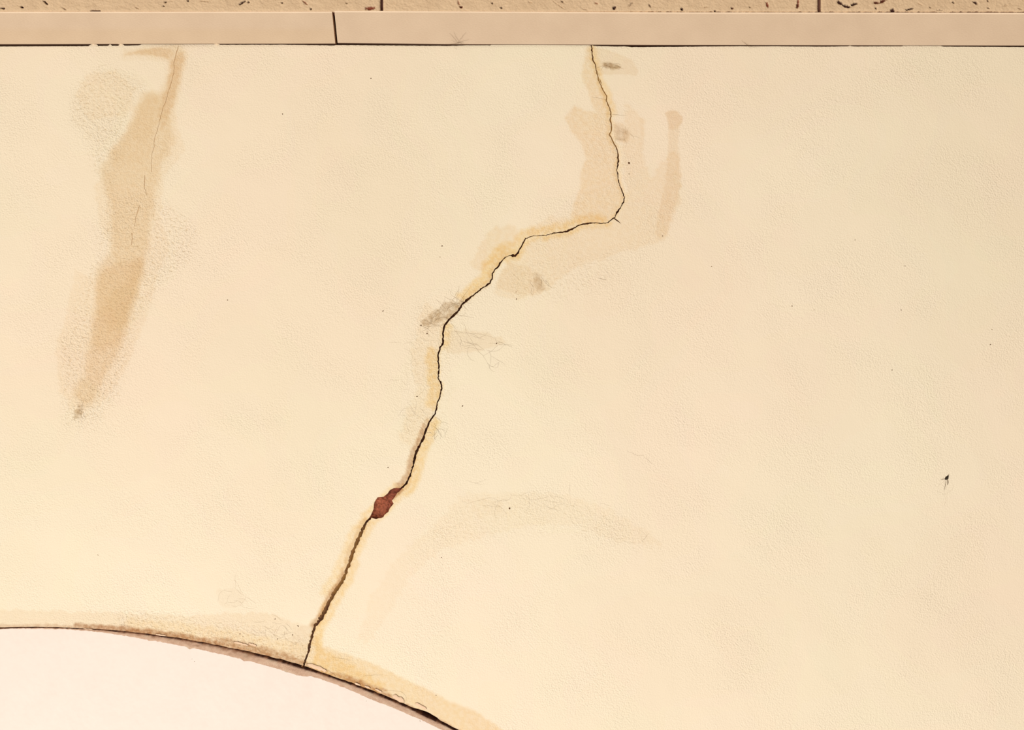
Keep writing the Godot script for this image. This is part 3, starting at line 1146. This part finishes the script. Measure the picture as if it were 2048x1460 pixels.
# ------------------------------------------------------------------ the trim course
func build_trim() -> void:
	var tops := [[[-1500, 22.0], [0, 22.6], [668, 22.2]], [[668, 21.0], [1100, 22.6], [1340, 24.0], [2048, 25.0], [3560, 27.5]]]
	var says := ["short left length of beige trim strip, ending at the open joint", "long right length of beige trim strip above the crack"]
	var zf := 0.0005
	for s in 2:
		var root := thing("trim_%d" % (s + 1))
		tag(root, says[s], "trim", "", "structure")
		var x0 := -1500.0 if s == 0 else 672.0
		var x1 := 667.0 if s == 0 else 3560.0
		var b := Buf.new()
		b.tinted = true
		var cols := steps([x0, minf(x1, -60.0), 60, x1, 6]) if s == 0 else steps([x0, 2110, 6, x1, 60])
		var last := []
		var first := []
		for x in cols:
			var yt := table(tops[s], x)
			var yb := trim_bottom(x - 0.5 if s == 0 else maxf(x, 671.0))
			var row := []
			for k in 12:
				var y: float
				var z := zf
				var n := Vector3.BACK
				var f := k - 2
				if k == 0:
					y = yt - 1.0
					z = -0.0078
					n = Vector3.UP
				elif k == 1:
					y = yt - 0.4
					z = zf - 0.0005
					n = Vector3(0, 0.75, 0.6)
				elif k == 11:
					y = yb + 0.6
					z = -0.0078
					n = Vector3.DOWN
				elif k == 10:
					y = yb
					z = zf - 0.00012
					n = Vector3(0, -0.9, 0.4)
				else:
					y = minf(yt + [0.8, 3.0, 4.2, 14.0, 30.0, 41.0, 48.0, 99.0][f], yb - 0.2)
					z += 0.00008 * noise_mid.get_noise_2d(x * 0.4, y * 2.0)
					n = Vector3(0, 0.02 * noise_mid.get_noise_2d(x * 0.4, y * 2.0 + 50.0), 1)
				# the joint between the two lengths leans
				var lean := 0.0
				if s == 0 and x > 650.0 or s == 1 and x < 690.0:
					lean = (y - 54.0) / 62.0 * 6.4
				var u := plane_px(x + lean, y, zf)
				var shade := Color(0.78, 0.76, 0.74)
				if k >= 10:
					shade = Color(0.10, 0.06, 0.045) if table(GAP, x) > 0.4 else Color(0.9, 0.86, 0.8)  # darkness of the open gap put into the underside colour
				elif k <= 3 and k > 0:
					shade = Color.WHITE  # highlight along the top edge put into the colour
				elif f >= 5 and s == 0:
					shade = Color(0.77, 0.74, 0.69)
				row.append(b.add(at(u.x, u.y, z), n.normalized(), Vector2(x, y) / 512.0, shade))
			if not last.is_empty():
				for k in 11:
					b.quad(last[k], last[k + 1], row[k + 1], row[k])
			else:
				first = row
			last = row
		# end faces
		for e in [first, last]:
			var nx := -1.0 if e == first else 1.0
			var ids := []
			for k in e:
				ids.append(b.add(b.v[k], Vector3(nx, 0, 0), Vector2.ZERO, Color(0.8, 0.74, 0.7)))
			for k in range(1, ids.size() - 1):
				b.tri(ids[0], ids[k], ids[k + 1])
		var m := ArrayMesh.new()
		b.commit(m)
		mesh_node("trim_face", m, root, [M.trim])


# ------------------------------------------------------------------ the painted bricks
const PITS := [
	# x, y, length, width, angle, depth (1 = deep), red
	[6, 16, 8, 3, 0.0, 0.8, 0], [43, 14, 5, 3, 0.4, 0.9, 0], [91, 5, 9, 2.5, 0.8, 0.9, 0], [130, 18, 8, 2, 0.6, 0.5, 0], [191, 21, 16, 2.2, 0.0, 1.0, 0], [330, 4, 3, 4, 1.2, 0.8, 0], [376, 1, 3, 3, 1.5, 1.0, 0], [327, 12, 3, 2, 0.0, 0.7, 0],
	[484, 5, 12, 3, -0.5, 0.8, 0], [497, 4, 4, 3, 0.0, 0.8, 0], [564, 5, 3, 2.5, 0.2, 0.8, 0], [610, 5, 9, 2.5, 0.7, 0.6, 1], [622, 17, 3, 3, 0.0, 0.7, 0], [693, 6, 3, 2, 0.0, 0.7, 0], [740, 16, 16, 5, -0.1, 0.7, 1], [408, 2, 14, 2, 0.1, 0.4, 0], [275, 16, 6, 2, 0.3, 0.4, 0],
	[917, 5, 8, 2.5, 1.2, 0.6, 1], [922, 13, 5, 3.5, 0.3, 0.9, 1], [985, 6, 3, 3, 0.0, 0.7, 0], [1003, 15, 3, 3, 0.0, 0.8, 0], [1118, 10, 22, 1.2, 0.6, 0.35, 0], [1060, 4, 7, 2, 0.3, 0.4, 0], [1229, 15, 4, 6, 0.2, 1.0, 0], [1262, 8, 10, 2, -0.8, 0.5, 0], [1300, 11, 3, 6, -0.3, 0.6, 0], [1125, 3, 5, 2.5, 0.5, 0.6, 0], [1193, 6, 6, 2.5, 0.4, 0.6, 1], [1170, 18, 10, 2, 0.2, 0.4, 0],
	[1364, 18, 4, 4, 0.4, 1.0, 0], [1431, 21, 3, 2.5, 0.0, 0.9, 0], [1465, 16, 3, 3.5, 1.0, 0.9, 1], [1412, 14, 6, 2, -0.3, 0.4, 0], [1535, 9, 4, 9, -0.3, 0.7, 1], [1500, 14, 3, 2, 0.0, 0.6, 0], [1596, 11, 4, 8, 0.2, 0.9, 1], [1597, 3, 3, 6, 0.0, 0.7, 1],
	[1680, 5, 10, 5, 0.5, 1.0, 0], [1693, 12, 13, 4, 0.25, 1.0, 0], [1709, 8, 12, 3.5, -0.35, 1.0, 0], [1753, 5, 9, 4, 0.0, 0.9, 1], [1766, 2, 12, 4, -0.5, 1.0, 1], [1786, 20, 6, 6, 0.0, 1.0, 0], [1819, 18, 12, 2.2, -0.25, 0.9, 0], [1861, 15, 3, 2, 0.0, 0.7, 0], [1907, 5, 3, 3, 0.0, 0.9, 0], [1951, 5, 7, 4, 0.3, 0.9, 0], [1976, 1, 3, 3, 0.0, 0.8, 0], [1977, 16, 3, 2, 0.0, 0.7, 0], [1752, 16, 3, 3, 0.0, 0.7, 0], [2012, 10, 7, 2, -0.4, 0.4, 0], [2040, 17, 6, 2, 0.2, 0.5, 0], [1840, 8, 8, 2, 0.5, 0.4, 0], [1880, 20, 10, 2, 0.0, 0.5, 0],
]


func pits(px: float, py: float) -> Vector2:                       # (depth 0..1, redness)
	var best := Vector2.ZERO
	for p in PITS:
		var dx: float = px - p[0]
		var dy: float = py - p[1]
		if absf(dx) > 26.0:
			continue
		var c := cos(p[4])
		var s := sin(p[4])
		var u: float = (dx * c + dy * s) / (p[2] * 0.72)
		var v: float = (dy * c - dx * s) / (p[3] * 0.72)
		var d := 1.0 - sqrt(u * u + v * v) + 0.45 * noise_edge.get_noise_2d(px * 3.0, py * 3.0)
		var k: float = smoothstep(-0.1, 0.35, d) * p[5]
		if k > best.x:
			best = Vector2(k, p[6])
	return best


func build_bricks() -> void:
	var root := thing("wall_upper")
	tag(root, "row of rough painted bricks resting along the top of the trim", "wall", "", "structure")
	var zf := 0.0007
	var mortar := BoxMesh.new()
	mortar.size = Vector3(5040 * S, 800 * S, 0.02)
	mesh_node("mortar", mortar, root, [M.mortar]).position = at(1024, -372, -0.0015 - 0.01)
	var rows := [[-110.0, 760.3, 0], [766.0, 1636.0, 0], [1642.5, 2518.0, 0], [-990.0, -116.0, 0], [2524.0, 3400.0, 0], [-1500.0, -996.0, 0], [3406.0, 3548.0, 0]]
	for course in [1, 2]:
		for k in 6:
			var a: float = -1500.0 + k * 880.0 + 440.0 * (int(course) % 2)
			rows.append([a, minf(a + 872.0, 3548.0), course])
	for r in rows:
		var seen: bool = r[2] == 0 and r[0] < 2048.0 and r[1] > 0.0
		var b := Buf.new()
		b.tinted = true
		var y_low: float = 22.9 - r[2] * 272.0
		var xs := steps([r[0], r[1], 1.6 if seen else 24.0])
		var ys := steps([y_low - 260.0, y_low - 30.0, 16, y_low, 1.3]) if seen else steps([y_low - 260.0, y_low, 24.0])
		var nx := xs.size()
		var ny := ys.size()
		var hz := PackedFloat32Array()
		var col := []
		hz.resize(nx * ny)
		for j in ny:
			for i in nx:
				var x := xs[i]
				var y := ys[j]
				var pit := pits(x, y) if seen and y > -20.0 else Vector2.ZERO
				var z := 0.00018 * noise_mid.get_noise_2d(x * 2.2, y * 2.2) + 0.00014 * noise_edge.get_noise_2d(x * 0.9 + 40.0, y * 1.4)
				var crease := absf(noise_mid.get_noise_2d(x * 3.0 + 900.0, y * 4.5))
				z -= 0.00016 * smoothstep(0.07, 0.0, crease)
				z -= 0.0011 * pit.x
				# worn edges
				var e := minf(minf(x - r[0], r[1] - x), y_low - y)
				e = minf(e, y - (y_low - 260.0))
				z -= 0.0007 * exp(-maxf(e, 0.0) / (1.6 + 1.2 * noise_edge.get_noise_2d(x * 0.6, y)))
				hz[j * nx + i] = z
				var base := lin(213, 183, 148)
				var hole := lin(60, 32, 24) if pit.y < 0.5 else lin(128, 56, 36)
				var c := base.lerp(hole, smoothstep(0.3, 0.75, pit.x))
				if pit.y > 0.5 and pit.x > 0.82:
					c = c.lerp(lin(50, 26, 20), 0.6)
				col.append(c)
		for j in ny:
			for i in nx:
				var k := j * nx + i
				var jag := 0.0
				if j == ny - 1 and seen:
					jag = 2.0 * noise_edge.get_noise_2d(xs[i] * 1.1, 800.0) + 0.6 * noise_edge.get_noise_2d(xs[i] * 4.0, 800.0)
				var u := plane_px(xs[i], ys[j] + jag, zf)
				var l := hz[k - 1] if i > 0 else hz[k]
				var rr := hz[k + 1] if i < nx - 1 else hz[k]
				var up := hz[k - nx] if j > 0 else hz[k]
				var dn := hz[k + nx] if j < ny - 1 else hz[k]
				var dx := (xs[mini(i + 1, nx - 1)] - xs[maxi(i - 1, 0)]) * S
				var dy := (ys[mini(j + 1, ny - 1)] - ys[maxi(j - 1, 0)]) * S
				b.add(at(u.x, u.y, zf + hz[k]), Vector3(-(rr - l) / dx, (dn - up) / dy, 1.0).normalized(), Vector2(xs[i], ys[j]) / 400.0, col[k])
		for j in ny - 1:
			for i in nx - 1:
				var k := j * nx + i
				b.quad(k, k + 1, k + nx + 1, k + nx)
		# sides
		for side in 4:
			var chain := []
			if side == 0:
				for i in nx:
					chain.append((ny - 1) * nx + i)
			elif side == 1:
				for i in nx:
					chain.append(i)
			elif side == 2:
				for j in ny:
					chain.append(j * nx)
			else:
				for j in ny:
					chain.append(j * nx + nx - 1)
			var n: Vector3 = [Vector3.DOWN, Vector3.UP, Vector3.LEFT, Vector3.RIGHT][side]
			var last := -1
			for k in chain:
				var p := b.v[k]
				var i0 := b.add(p, n, Vector2(p.x, p.y) * 10.0, lin(150, 112, 88))
				b.add(Vector3(p.x, p.y, -0.012), n, Vector2(p.x, p.y) * 10.0, lin(120, 84, 66))
				if last >= 0:
					b.quad(last, i0, i0 + 1, last + 1)
				last = i0
		var m := ArrayMesh.new()
		b.commit(m)
		mesh_node("brick", m, root, [M.brick])


# ------------------------------------------------------------------ small things
func tube(b: Buf, pts: PackedVector3Array, r: float) -> void:
	var n := pts.size()
	var last := []
	for i in n:
		var t := (pts[mini(n - 1, i + 1)] - pts[maxi(0, i - 1)]).normalized()
		var side := t.cross(Vector3.BACK).normalized()
		var up := side.cross(t).normalized()
		var w := r * (1.0 - 0.5 * absf(2.0 * i / (n - 1) - 1.0))
		var now := []
		for k in 5:
			var a := TAU * k / 5.0
			var d := side * cos(a) + up * sin(a)
			now.append(b.add(pts[i] + d * w, d))
		if i > 0:
			for k in 5:
				b.quad(last[k], last[(k + 1) % 5], now[(k + 1) % 5], now[k])
		last = now


func strand(b: Buf, o: Vector2, a: Array, r: float, z := 0.0) -> void:   # a polyline of wall px, lying on the wall
	var p := poly(a)
	var pts := PackedVector3Array()
	var c := Curve2D.new()
	for i in p.size():
		var tan := (p[mini(p.size() - 1, i + 1)] - p[maxi(0, i - 1)]) * 0.18
		c.add_point(p[i], -tan, tan)
	var length := c.get_baked_length()
	var k := maxi(3, int(length / 4.0))
	for i in k + 1:
		var q := c.sample_baked(length * i / k)
		q += Vector2(noise_edge.get_noise_2d(q.x * 1.5, q.y), noise_edge.get_noise_2d(q.x, q.y * 1.5 + 50.0)) * 1.2
		pts.append(at(q.x, q.y, z + maxf(wall_z(q.x, q.y), -0.0002) + r * 0.6) - at(o.x, o.y))
	tube(b, pts, r)


func lint(called: String, label: String, category: String, o: Vector2, strands: Array, r: float, mat: Material, group := "", z := 0.0) -> void:
	var b := Buf.new()
	for a in strands:
		strand(b, o, a, r, z)
	var m := ArrayMesh.new()
	b.commit(m)
	var node := mesh_node(numbered(called), m, self, [mat])
	node.position = at(o.x, o.y)
	tag(node, label, category, group)


func fuzz(o: Vector2, size: Vector2, turn: float, n: int, length: float, s: int) -> Array:   # a loose web of short curled strands
	rng.seed = s
	var out := []
	for i in n:
		var q := o + (Vector2(rng.randf_range(-1, 1), rng.randf_range(-1, 1)) * size * 0.5).rotated(turn)
		var a := rng.randf() * TAU if rng.randf() < 0.4 else turn + rng.randf_range(-0.5, 0.5)
		var l := []
		for k in 4:
			l.append(q.x)
			l.append(q.y)
			q += Vector2.from_angle(a) * length * rng.randf_range(0.2, 0.4)
			a += rng.randf_range(-0.8, 0.8)
		out.append(l)
	return out


func build_lint() -> void:
	var h := 0.000036
	lint("dust_tuft", "wispy dust tuft clinging to the trim's lower edge, left of the crack top", "dust", Vector2(918, 84), [[900, 68, 910, 80, 918, 88], [932, 66, 922, 78, 916, 88], [908, 66, 914, 78, 922, 89], [890, 90, 905, 89, 928, 86], [896, 92, 914, 90, 936, 91], [914, 90, 908, 96, 914, 100], [938, 80, 926, 84, 908, 88], [902, 82, 916, 86, 934, 92]], h, M.hair, "", 0.0011)
	lint("hair", "short curled hair on the joint below the trim, right of the crack", "hair", Vector2(1494, 92), [[1482, 82, 1490, 88, 1497, 93, 1508, 96, 1522, 94], [1488, 86, 1494, 92, 1500, 98]], h * 1.2, M.hair, "", 0.0011)
	var g := fuzz(Vector2(888, 626), Vector2(90, 26), -0.65, 26, 34.0, 5)
	g.append_array([[838, 650, 852, 656, 868, 668], [838, 650, 856, 646, 880, 652, 888, 646], [848, 655, 866, 652, 886, 648], [888, 604, 904, 606, 918, 612], [840, 645, 848, 640, 862, 648]])
	lint("cobweb", "grey cobweb on the left edge of the crack at its middle bend", "cobweb", Vector2(885, 630), g, h, M.dust)
	g = fuzz(Vector2(950, 686), Vector2(90, 40), 0.2, 16, 40.0, 6)
	g.append_array([[940, 676, 952, 696, 966, 712, 975, 726], [966, 712, 980, 704, 996, 690], [975, 726, 984, 734, 998, 724, 992, 736, 978, 730], [975, 726, 982, 740, 990, 743], [905, 664, 930, 666, 960, 668, 990, 676], [990, 676, 996, 688, 1012, 690, 1024, 694]])
	lint("cobweb", "tan tangle of cobweb strands right of the crack, below its bend", "cobweb", Vector2(950, 690), g, h * 0.8, M.hair)
	g = fuzz(Vector2(876, 858), Vector2(20, 40), 1.2, 5, 22.0, 7)
	g.append_array([[862, 850, 874, 858, 882, 870, 880, 878], [874, 858, 886, 858, 890, 862], [876, 870, 870, 876, 868, 880], [868, 846, 878, 866, 886, 876]])
	lint("dust_tuft", "small dark tuft right of the crack above the brick patch", "dust", Vector2(876, 862), g, h, M.hair)
	g = fuzz(Vector2(812, 730), Vector2(26, 90), 0.1, 8, 28.0, 8)
	lint("cobweb", "faint pinkish cobweb left of the crack's straight middle stretch", "cobweb", Vector2(812, 730), g, h * 0.6, M.dust)
	g = fuzz(Vector2(830, 820), Vector2(50, 70), 1.1, 8, 32.0, 9)
	g.append_array([[834, 793, 842, 786, 850, 776], [814, 804, 824, 816, 832, 828]])
	lint("cobweb", "loose hairs left of the crack above the brick patch", "cobweb", Vector2(830, 820), g, h * 0.65, M.hair)
	g = fuzz(Vector2(1078, 562), Vector2(16, 34), 1.3, 7, 18.0, 10)
	lint("dust_tuft", "dark smudge of dust on the tan stain under the crack's horizontal run", "dust", Vector2(1078, 562), g, h, M.hair)
	g = fuzz(Vector2(1030, 1000), Vector2(180, 50), 0.1, 10, 40.0, 11)
	g.append_array([[932, 960, 950, 966, 968, 970], [950, 966, 966, 962, 972, 958], [932, 1008, 960, 1000, 984, 996, 1000, 1004], [1040, 996, 1070, 1000, 1100, 992, 1116, 994, 1142, 1004], [1138, 964, 1140, 980, 1140, 990]])
	lint("cobweb", "long faint cobweb across the bare plaster below the middle of the wall", "cobweb", Vector2(1030, 995), g, h * 0.55, M.hair)
	g = fuzz(Vector2(1220, 1045), Vector2(170, 60), 0.45, 12, 26.0, 12)
	lint("cobweb", "trailing end of faint cobweb sloping down to the right", "cobweb", Vector2(1220, 1045), g, h * 0.5, M.dust)
	lint("hair", "lone curved hair on bare plaster right of the wall's centre", "hair", Vector2(1278, 912), [[1254, 902, 1266, 907, 1274, 911, 1288, 910], [1288, 914, 1298, 922, 1304, 929]], h * 0.8, M.hair)
	lint("hair", "short dark hair at the lower right end of the faint cobweb", "hair", Vector2(1290, 1074), [[1284, 1083, 1290, 1076, 1298, 1067]], h * 0.9, M.hair)
	lint("hair", "short dark hair on bare plaster below the crack's horizontal run", "hair", Vector2(1203, 558), [[1195, 556, 1203, 558, 1213, 560]], h * 1.5, M.hair)
	lint("hair", "fine hair crossing the crack near its upper end", "hair", Vector2(1225, 229), [[1208, 228, 1222, 229, 1238, 230, 1252, 231]], h, M.hair)
	lint("hair", "bent hair reaching left from the upper crack", "hair", Vector2(1196, 194), [[1184, 192, 1186, 195, 1200, 197, 1212, 200]], h * 0.9, M.hair)
	lint("hair", "thin hair reaching right from the crack, below the grey cobweb", "hair", Vector2(933, 632), [[917, 632, 930, 632, 940, 634, 948, 636]], h * 0.9, M.hair)
	g = fuzz(Vector2(1222, 131), Vector2(36, 9), 0.2, 12, 20.0, 13)
	lint("dust_tuft", "dark grey smear of dust just right of the crack's top end", "dust", Vector2(1222, 131), g, h, M.dust)
	g = fuzz(Vector2(1244, 268), Vector2(26, 34), 0.8, 8, 22.0, 14)
	lint("dust_tuft", "olive grey dust patch right of the upper crack", "dust", Vector2(1244, 268), g, h * 0.8, M.dust)
	g = fuzz(Vector2(156, 826), Vector2(16, 26), 1.2, 10, 14.0, 15)
	lint("dust_tuft", "grey dust blot at the foot of the brown stain", "dust", Vector2(156, 826), g, h, M.dust)
	g = fuzz(Vector2(460, 1198), Vector2(60, 36), 0.2, 10, 30.0, 18)
	g.append_array([[436, 1202, 440, 1186, 452, 1178], [448, 1181, 458, 1182, 466, 1184], [472, 1176, 470, 1160, 471, 1148]])
	lint("hair", "looped pale hair above the arch left of the crack foot", "hair", Vector2(460, 1196), g, h * 0.55, M.dust)
	g = fuzz(Vector2(560, 1262), Vector2(120, 50), 0.3, 14, 26.0, 16)
	g.append_array([[555, 1278, 566, 1274, 570, 1262], [570, 1262, 570, 1276, 584, 1284], [508, 1244, 522, 1244, 530, 1242]])
	lint("cobweb", "brown cobweb over the arch just left of the crack foot", "cobweb", Vector2(560, 1262), g, h * 0.7, M.hair)
	g = [[645, 1335, 662, 1344, 672, 1352], [726, 1352, 746, 1350, 766, 1350], [662, 1314, 690, 1318, 700, 1322], [775, 1381, 800, 1383, 811, 1392, 812, 1402, 806, 1406]]
	lint("hair", "fine hairs along the yellowed shoulder of the arch", "hair", Vector2(730, 1352), g, h * 0.8, M.hair)
	g = fuzz(Vector2(1885, 985), Vector2(50, 22), 0.3, 6, 26.0, 17)
	lint("cobweb", "wisp of web below the dark insect speck", "cobweb", Vector2(1885, 985), g, h * 0.5, M.dust)


func blob(s: int, sx: float, sy: float, sz: float) -> ArrayMesh:
	var b := Buf.new()
	var n := FastNoiseLite.new()
	set_noise(n, s, 0.9, 2)
	for j in 7:
		for i in 9:
			var a := TAU * i / 8.0
			var f := PI * 0.5 * j / 6.0
			var d := Vector3(cos(a) * cos(f), sin(a) * cos(f), sin(f))
			var k := 1.0 + 0.45 * n.get_noise_3dv(d * 1.4)
			b.add(Vector3(d.x * sx, d.y * sy, d.z * sz) * k, Vector3(d.x / sx, d.y / sy, d.z / sz).normalized())
	for j in 6:
		for i in 8:
			b.quad(j * 9 + i, j * 9 + i + 1, j * 9 + i + 10, j * 9 + i + 9)
	var m := ArrayMesh.new()
	b.commit(m)
	return m


func build_specks() -> void:
	var kinds := [blob(1, 1, 0.8, 0.5), blob(2, 1.3, 0.6, 0.5), blob(3, 0.9, 1.0, 0.6)]
	var list := [
		[742, 157, 1.6, "reddish dirt speck under the trim, midway between brown stain and main crack"], [565, 228, 1.6, "tan dirt speck on bare plaster right of the brown stain's top"],
		[884, 492, 1.6, "dark dirt speck up and left of the crack's middle bend"], [880, 514, 1.2, "fainter dirt speck just below the one left of the crack's middle bend"],
		[766, 622, 1.7, "flat dark dirt speck on plaster to the left of the grey cobweb"], [455, 600, 1.3, "lone tiny dark dirt speck right of the brown stain's lower half"],
		[776, 935, 1.6, "tiny dark dirt speck on plaster just above the bare brick patch"], [196, 1110, 1.1, "lone tiny grey dirt speck below the brown stain, above the arch"],
		[1258, 326, 2.6, "largest dark dirt speck beside the upper crack, below the olive dust patch"], [1258, 348, 1.4, "small dark dirt speck directly below the largest one beside the upper crack"],
		[1032, 584, 1.2, "upper of two tiny dirt specks at the lower edge of the tan stain"], [1033, 598, 1.4, "lower of two tiny dirt specks at the lower edge of the tan stain"],
		[993, 687, 1.8, "brown dirt speck caught at the right end of the tan cobweb tangle"], [834, 793, 1.8, "brown dirt speck among loose hairs left of the crack"],
		[854, 667, 1.6, "dark dirt speck just below the grey cobweb"], [842, 651, 1.8, "dark dirt speck at the left tip of the grey cobweb"], [1325, 472, 1.4, "tiny dark dirt speck at the foot of the faint tan drip stain"],
		[1019, 1017, 2.2, "dark brown dirt speck on the long faint cobweb below the middle"], [883, 1115, 1.4, "grey dirt speck below the left end of the long faint cobweb"],
		[925, 812, 1.8, "dark dirt speck on clean plaster right of the crack's straight stretch"], [1423, 533, 1.2, "tiny dirt speck on bare plaster below and right of the tan drip stain"],
		[1710, 480, 1.3, "topmost tiny dirt speck on the bare right half of the wall"], [1810, 532, 1.3, "tiny olive dirt speck above the dash-shaped one on the right half"],
		[1584, 612, 1.4, "tiny dirt speck near the centre of the wall's bare right half"], [1628, 620, 1.1, "faint greenish dirt speck just right of the one in the bare right half's centre"],
		[1802, 620, 1.4, "dash-shaped dirt speck in the middle of the loose scatter at right"], [1784, 740, 1.3, "lowest tiny dirt speck of the loose scatter at right"],
		[1984, 659, 1.2, "tiny dirt speck near the right edge, above a dash-shaped one"], [1981, 689, 1.6, "dash-shaped dirt speck nearest the right edge of the photo"],
		[480, 1268, 1.4, "left one of a pair of brown specks above the pale arch flake"], [486, 1273, 1.2, "right one of a pair of brown specks above the pale arch flake"],
		[596, 1252, 1.9, "largest brown speck left of the crack foot"], [585, 1270, 1.5, "brown speck below the largest one left of the crack foot"],
		[555, 1278, 1.6, "brown speck at the lower left of the brown cobweb over the arch"], [626, 1261, 1.4, "brown speck touching the left side of the crack near its foot"],
		[550, 1238, 1.3, "brown speck at the top of the brown cobweb over the arch"], [872, 1391, 1.3, "tiny speck on the upper rim of the yellowed arch shoulder"],
		[384, 1318, 1.0, "upper of two tiny grey specks on the pale panel under the arch"], [389, 1323, 1.0, "lower of two tiny grey specks on the pale panel under the arch"],
		[733, 1402, 1.1, "tiny grey speck on the pale panel below the bright paint curl"], [840, 1442, 1.0, "tiny grey speck on the pale panel near the bottom edge of the photo"],
	]
	for i in list.size():
		var s: Array = list[i]
		var o := MeshInstance3D.new()
		o.name = numbered("dirt_speck")
		o.mesh = kinds[i % 3]
		o.material_override = M.speck if s[2] > 1.2 else M.dust
		add_child(o)
		var z := wall_z(s[0], s[1])
		var q := Vector2(s[0], s[1])
		if s[3].contains("pale panel"):
			z = panel_z(s[0]) - 0.00002
			q = plane_px(s[0], s[1], z)
		o.position = at(q.x, q.y, z - 0.00003)
		o.scale = Vector3.ONE * (s[2] * S * 0.85)
		o.rotation.z = i * 1.7
		tag(o, s[3], "dirt speck", "dirt specks on the wall")


func build_flakes() -> void:
	# curled chips of paint standing along the arch seam: x, y, length, width, turn, tilt
	var list := [
		[715, 1368, 12, 6, 0.35, 0.5, "small bright curled paint flake in the arch seam, right of the crack foot"], [735, 1374, 14, 5, 0.4, 0.3, "narrow pale paint flake beside the bright curl in the arch seam"], [757, 1381, 16, 6, 0.45, 0.3, "pale paint flake midway along the right shoulder of the arch"],
		[797, 1397, 26, 14, 0.5, 0.25, "broad rounded paint flake with a curled rim on the arch's right shoulder"], [842, 1412, 26, 9, 0.5, 0.25, "pinkish paint flake over the dark open part of the arch seam"], [634, 1335, 44, 11, 0.33, 0.2, "long pink paint flake just right of the crack foot"],
		[482, 1287, 32, 7, 0.22, 0.25, "long pale paint flake on the arch seam left of the crack foot"], [505, 1289, 18, 7, 0.3, 0.3, "pale paint flake with a dark outline left of the crack foot"], [176, 1258, 20, 3, 0.06, 0.3, "thin white paint sliver at the left end of the arch seam"], [322, 1270, 24, 4, 0.15, 0.3, "thin pale paint sliver on the arch seam, left part"],
	]
	for f in list:
		var b := Buf.new()
		var nx := 9
		var ny := 5
		for layer in 2:
			for j in ny:
				for i in nx:
					var u := 2.0 * i / (nx - 1) - 1.0
					var v := 2.0 * j / (ny - 1) - 1.0
					var w := sqrt(maxf(0.0, 1.0 - pow(absf(u), 2.6))) * (0.62 + 0.5 * noise_edge.get_noise_2d(u * 22.0 + f[0], 3.0 + 30.0 * signf(v)))
					var q := Vector2(u * f[2] * 0.5, v * w * f[3] * 0.5).rotated(f[4])
					var z: float = 0.00052 + f[5] * 0.0004 * (1.0 - v) * 0.5 + 0.00012 * v * v - layer * 0.00012
					var n := Vector3(0, -0.35 * f[5] - 0.25 * v, 1.0).normalized()
					b.add(Vector3(q.x * S, -q.y * S, z), n if layer == 0 else -n)
			var o := layer * nx * ny
			for j in ny - 1:
				for i in nx - 1:
					var k := o + j * nx + i
					b.quad(k, k + 1, k + nx + 1, k + nx)
		var m := ArrayMesh.new()
		b.commit(m)
		var node := mesh_node(numbered("paint_flake"), m, self, [M.flake])
		node.position = at(f[0], f[1], wall_z(f[0], f[1]) - 0.0004)
		tag(node, f[6], "paint flake", "paint flakes along the arch seam")


func build_insect() -> void:
	var o := thing("insect", at(1893, 956, wall_z(1893, 956)))
	tag(o, "small dark insect stuck on the bare plaster at far right", "insect")
	var body := mesh_node("body", blob(9, 4.2 * S, 3.0 * S, 2.6 * S), o, [M.black])
	body.rotation.z = 0.7
	var head := mesh_node("head", blob(10, 1.9 * S, 1.7 * S, 1.8 * S), o, [M.black])
	head.position = Vector3(2.6 * S, 3.6 * S, 0.0)
	for l in [[-2.0, 0.5, -7.0, 2.5, -12.0, 3.0], [0.5, 2.0, 2.0, 8.0, 1.0, 14.0], [-1.0, 2.0, -2.5, 12.0, -5.0, 24.0], [2.0, 2.0, 3.0, 9.0, 2.0, 13.0], [1.5, -2.0, 4.0, -6.0, 4.5, -8.0]]:
		var b := Buf.new()
		var pts := PackedVector3Array()
		for i in range(0, 6, 2):
			pts.append(Vector3(l[i] * S, -l[i + 1] * S, 0.0002))
		tube(b, pts, 0.00009)
		var m := ArrayMesh.new()
		b.commit(m)
		mesh_node("leg", m, o, [M.hair])
